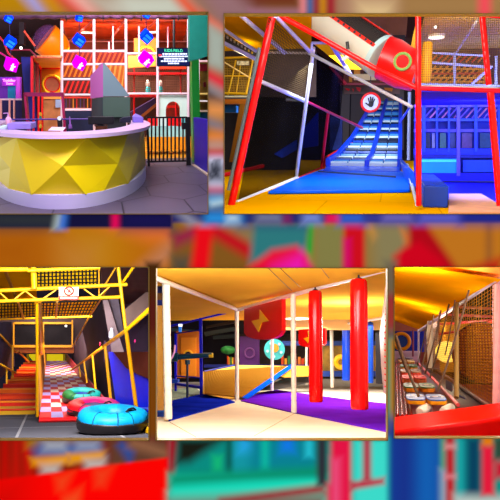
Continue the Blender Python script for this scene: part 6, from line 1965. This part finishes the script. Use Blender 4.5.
# side boards under the net
t = Thing(E, 'side_rail_wall', 'dark red side rail with blue and black panels under the net', 'rail')
t.add('rail', MB().bar(e_(418, 363, 22), e_(458, 405, 8.6), E.px(1.0, 22), 10, E.px(1.8, 8.6)), mat((216, 80, 90), 0.4))
t.add('dark_rail', MB().bar(e_(428, 364, 20.5), e_(496, 411, 8.2), E.px(1.2, 20), 10, E.px(2.4, 8.2)), mat((96, 46, 30), 0.5))
t.add('panel', MB().prism([e_(420, 364, 21.6), e_(430, 366, 20.5), e_(492, 411, 8.5), e_(462, 412, 8.5)], (.02, 0, -.04)), mat((54, 24, 30), 0.5, 0.4, 2))
for u0, v0, u1, v1, cc in ((446, 380, 452, 392, (34, 36, 100)), (458, 395, 465, 403, (24, 50, 140)), (449, 386, 453, 390, (215, 30, 40)), (437, 374, 442, 380, (90, 30, 60))):
    t.add('insert', MB().prism([e_(u0, v0 - 1, 10.5), e_(u1, v0 + 3, 10), e_(u1, v1, 10), e_(u0, v1 - 3, 10.5)], (0, .05, 0)), mat(cc, 0.4))
t.done()
# far end
t = Thing(E, 'ring_panel', 'far panel with an orange ring on blue', 'panel')
yy = 30
t.add('board', slab(E, rect(391.8, 331, 411, 352), yy, .1), mat((30, 40, 150), 0.4))
t.add('ring', MB().torus(e_(401.5, 341.3, yy - .05), (0, 1, 0), E.px(7.4, yy), E.px(1.7, yy), 32, 8), mat((246, 146, 14), 0.4))
t.add('centre', MB().lathe(e_(401.5, 341.3, yy - .06), (0, 1, 0), [(E.px(5.6, yy), 0), (E.px(5.6, yy), .08)], 28), mat((26, 60, 150), 0.4))
t.done()
solo(E, 'blue_far_panel', slab(E, rect(411, 330, 428, 352), 31, .1), mat((14, 34, 190), 0.4, 0.4, 1), 'deep blue far panel behind the thin posts', 'panel')
solo(E, 'mauve_lintel', slab(E, rect(391.8, 321.5, 424, 331), 28, .2), mat((180, 96, 80), 0.5, 0.2, .8), 'mauve lintel strip above the orange ring panel', 'lintel')
solo(E, 'lilac_step', MB().prism([e_(391.8, 351, 27), e_(420, 351, 27), e_(420, 362, 25), e_(391.8, 362, 25)], (0, .3, 0)), mat((170, 110, 150), 0.5, 0.3, 1), 'lilac padded step at the far end of the bridge', 'step')
# foam block in front
rf = MB().prism([E.Z(u, v, -EH + .0) for u, v in ((391, 416.2), (510, 400.2), (540, 440), (391, 450))], (0, 0, -.3))
fz = -EH + .03
ff = MB()
a, b2 = E.P(391.8, 416.5, 8.0), E.P(508, 400.5, 8.0)
ff.prism([a, b2, Vector((b2.x, b2.y, -EH - .8)), Vector((a.x, a.y, -EH - .8))], (0, -.5, -.12))
t = Thing(E, 'foam_barrier', 'bright red glossy foam barrier across the near end of the bridge', 'foam barrier')
t.add('barrier', ff, mat((246, 2, 0), 0.3, 0.05, 2, spec=.2), bev=.04)
pc = MB()
t.done()
# floor ropes / red tubes left of the planks
t = Thing(E, 'roller_bed', 'bed of dark red glossy floor tubes beside the bridge boards', 'floor tubes')
for i in range(5):
    u0, u1 = 393 + i * 4.6, 394.5 + i * 2.0
    t.add('tube', MB().bar(E.P(u0, 416, 8.7), E.P(u1, 362, 22), E.px(1.7, 8.7), 10), mat((168, 10, 14), 0.2))
t.done()
# bridge boards: soft slats in two halves
rows = [(405, 8.9, 406, 449, (40, 84, 170), (238, 160, 14), 'nearest blue and white patterned board with yellow edges'),
        (392.5, 10.6, 403.5, 437, (56, 104, 60), (226, 130, 24), 'second green speckled board with an orange edge'),
        (383.5, 12.6, 402, 428, (178, 46, 40), (214, 110, 60), 'third red board with pale specks'),
        (377, 14.8, 400.5, 422.5, (160, 130, 110), (206, 60, 40), 'fourth board of brown and grey'),
        (371.5, 17.4, 400, 419, (70, 120, 60), (222, 140, 30), 'fifth small green board'),
        (367, 20.2, 399, 416, (206, 150, 60), (190, 70, 40), 'sixth ochre board close to the far end'),
        (363.4, 23.2, 398, 414, (120, 80, 110), (214, 150, 60), 'last mauve board at the far end')]
for k, (v, Y, u0, u1, ca_, cb_, lab) in enumerate(rows):
    t = Thing(E, 'bridge_board', lab + ' on the rope bridge', 'bridge board', 'boards of the rope bridge')
    p, q = e_(u0, v, Y), e_(u1, v, Y)
    z = (p.z + q.z) / 2
    dep = Y * .115
    w_ = (q.x - p.x) / 2
    hgt = E.px(3.6, Y)
    for i in range(2):
        x0 = p.x + w_ * i
        n = 12
        outl = []
        for j in range(n):
            a_ = 2 * math.pi * j / n
            cx_, cy_ = math.cos(a_), math.sin(a_)
            outl.append(Vector((x0 + w_ / 2 + w_ / 2 * (abs(cx_) ** .5) * (1 if cx_ > 0 else -1) * .98, Y + dep / 2 + dep / 2 * (abs(cy_) ** .5) * (1 if cy_ > 0 else -1), z)))
        t.add('edge_band', MB().prism(outl, (0, 0, hgt)), mat(cb_, 0.35), bev=.01)
        top = [x_ + Vector((0, 0, hgt)) for x_ in outl]
        t.add('top_cover', MB().prism(top, (0, 0, hgt * .35)), mat(ca_, 0.4, 0.0), bev=.01)
        for j in range(6):
            rr = random.Random(k * 20 + i * 7 + j)
            cx_ = x0 + w_ * (.15 + .14 * j)
            cy_ = Y + dep * (.3 + .4 * rr.random())
            s_ = w_ * .09
            t.add('print', MB().prism([(cx_ - s_, cy_ - s_ * 2.2, z + hgt * 1.36), (cx_ + s_, cy_ - s_, z + hgt * 1.36), (cx_ + s_ * .6, cy_ + s_ * 2.4, z + hgt * 1.36), (cx_ - s_ * 1.1, cy_ + s_ * 1.2, z + hgt * 1.36)], (0, 0, .004)), mat([(200, 205, 215), (22, 34, 90), (214, 200, 180)][j % 3], 0.5))
    t.done()
for u, lab in ((418.5, 'white roll end under the nearest bridge board, beside the red floor tubes'), (442.5, 'white roll end under the nearest bridge board, near the side rail')):
    q = e_(u, 412, 8.55)
    solo(E, 'white_roll', MB().lathe(q + Vector((.03, .1, 0)), (-.25, -1, .0), [(E.px(4.4, 8.5), -.5), (E.px(4.6, 8.5), -.06), (E.px(4.2, 8.5), .02), (E.px(3, 8.5), .05)], 20), mat((228, 222, 214), 0.4), lab, 'roll')
# hanging ropes
R = [(469, 290, 9.2, 437.5, 392, 8.9, 2.0, 'rope from the beam near the pink post to the nearest bridge board'), (449, 304, 11.3, 430, 378, 11, 1.6, 'rope hanging beside the wrapped brown post'),
     (441, 310, 12.8, 425, 374, 12.6, 1.5, 'rope crossing in front of the pale cloth panel'), (434, 315, 14.6, 421, 369, 14.8, 1.3, 'rope falling before the mauve thin post'),
     (455, 300, 10.4, 445, 355, 10.8, 1.2, 'short rope in front of the round lit disc'), (428, 321, 17.4, 417, 366, 17.4, 1.1, 'far thin rope near the blue far panel'),
     (396, 335, 9.5, 418.5, 396, 8.9, 2.6, 'thick rope slanting over the boards to the nearest board'), (393, 331, 12, 407, 372, 12.6, 1.7, 'thick rope slanting over the boards towards the third board'),
     (439.5, 312, 13, 436, 340, 13.4, 1.4, 'short upright rope piece under the beam')]
for u0, v0, y0, u1, v1, y1, w_, lab in R:
    p, q = e_(u0, v0, y0), e_(u1, v1, y1)
    mids = [p.lerp(q, f) + Vector((0, 0, -.05 * math.sin(math.pi * f))) for f in (0, .25, .5, .75, 1)]
    solo(E, 'bridge_rope', MB().path(mids, E.px(w_ / 2, (y0 + y1) / 2), 8), mat((96, 72, 56), 0.7, 0.3, 20), lab, 'rope', 'ropes of the bridge')
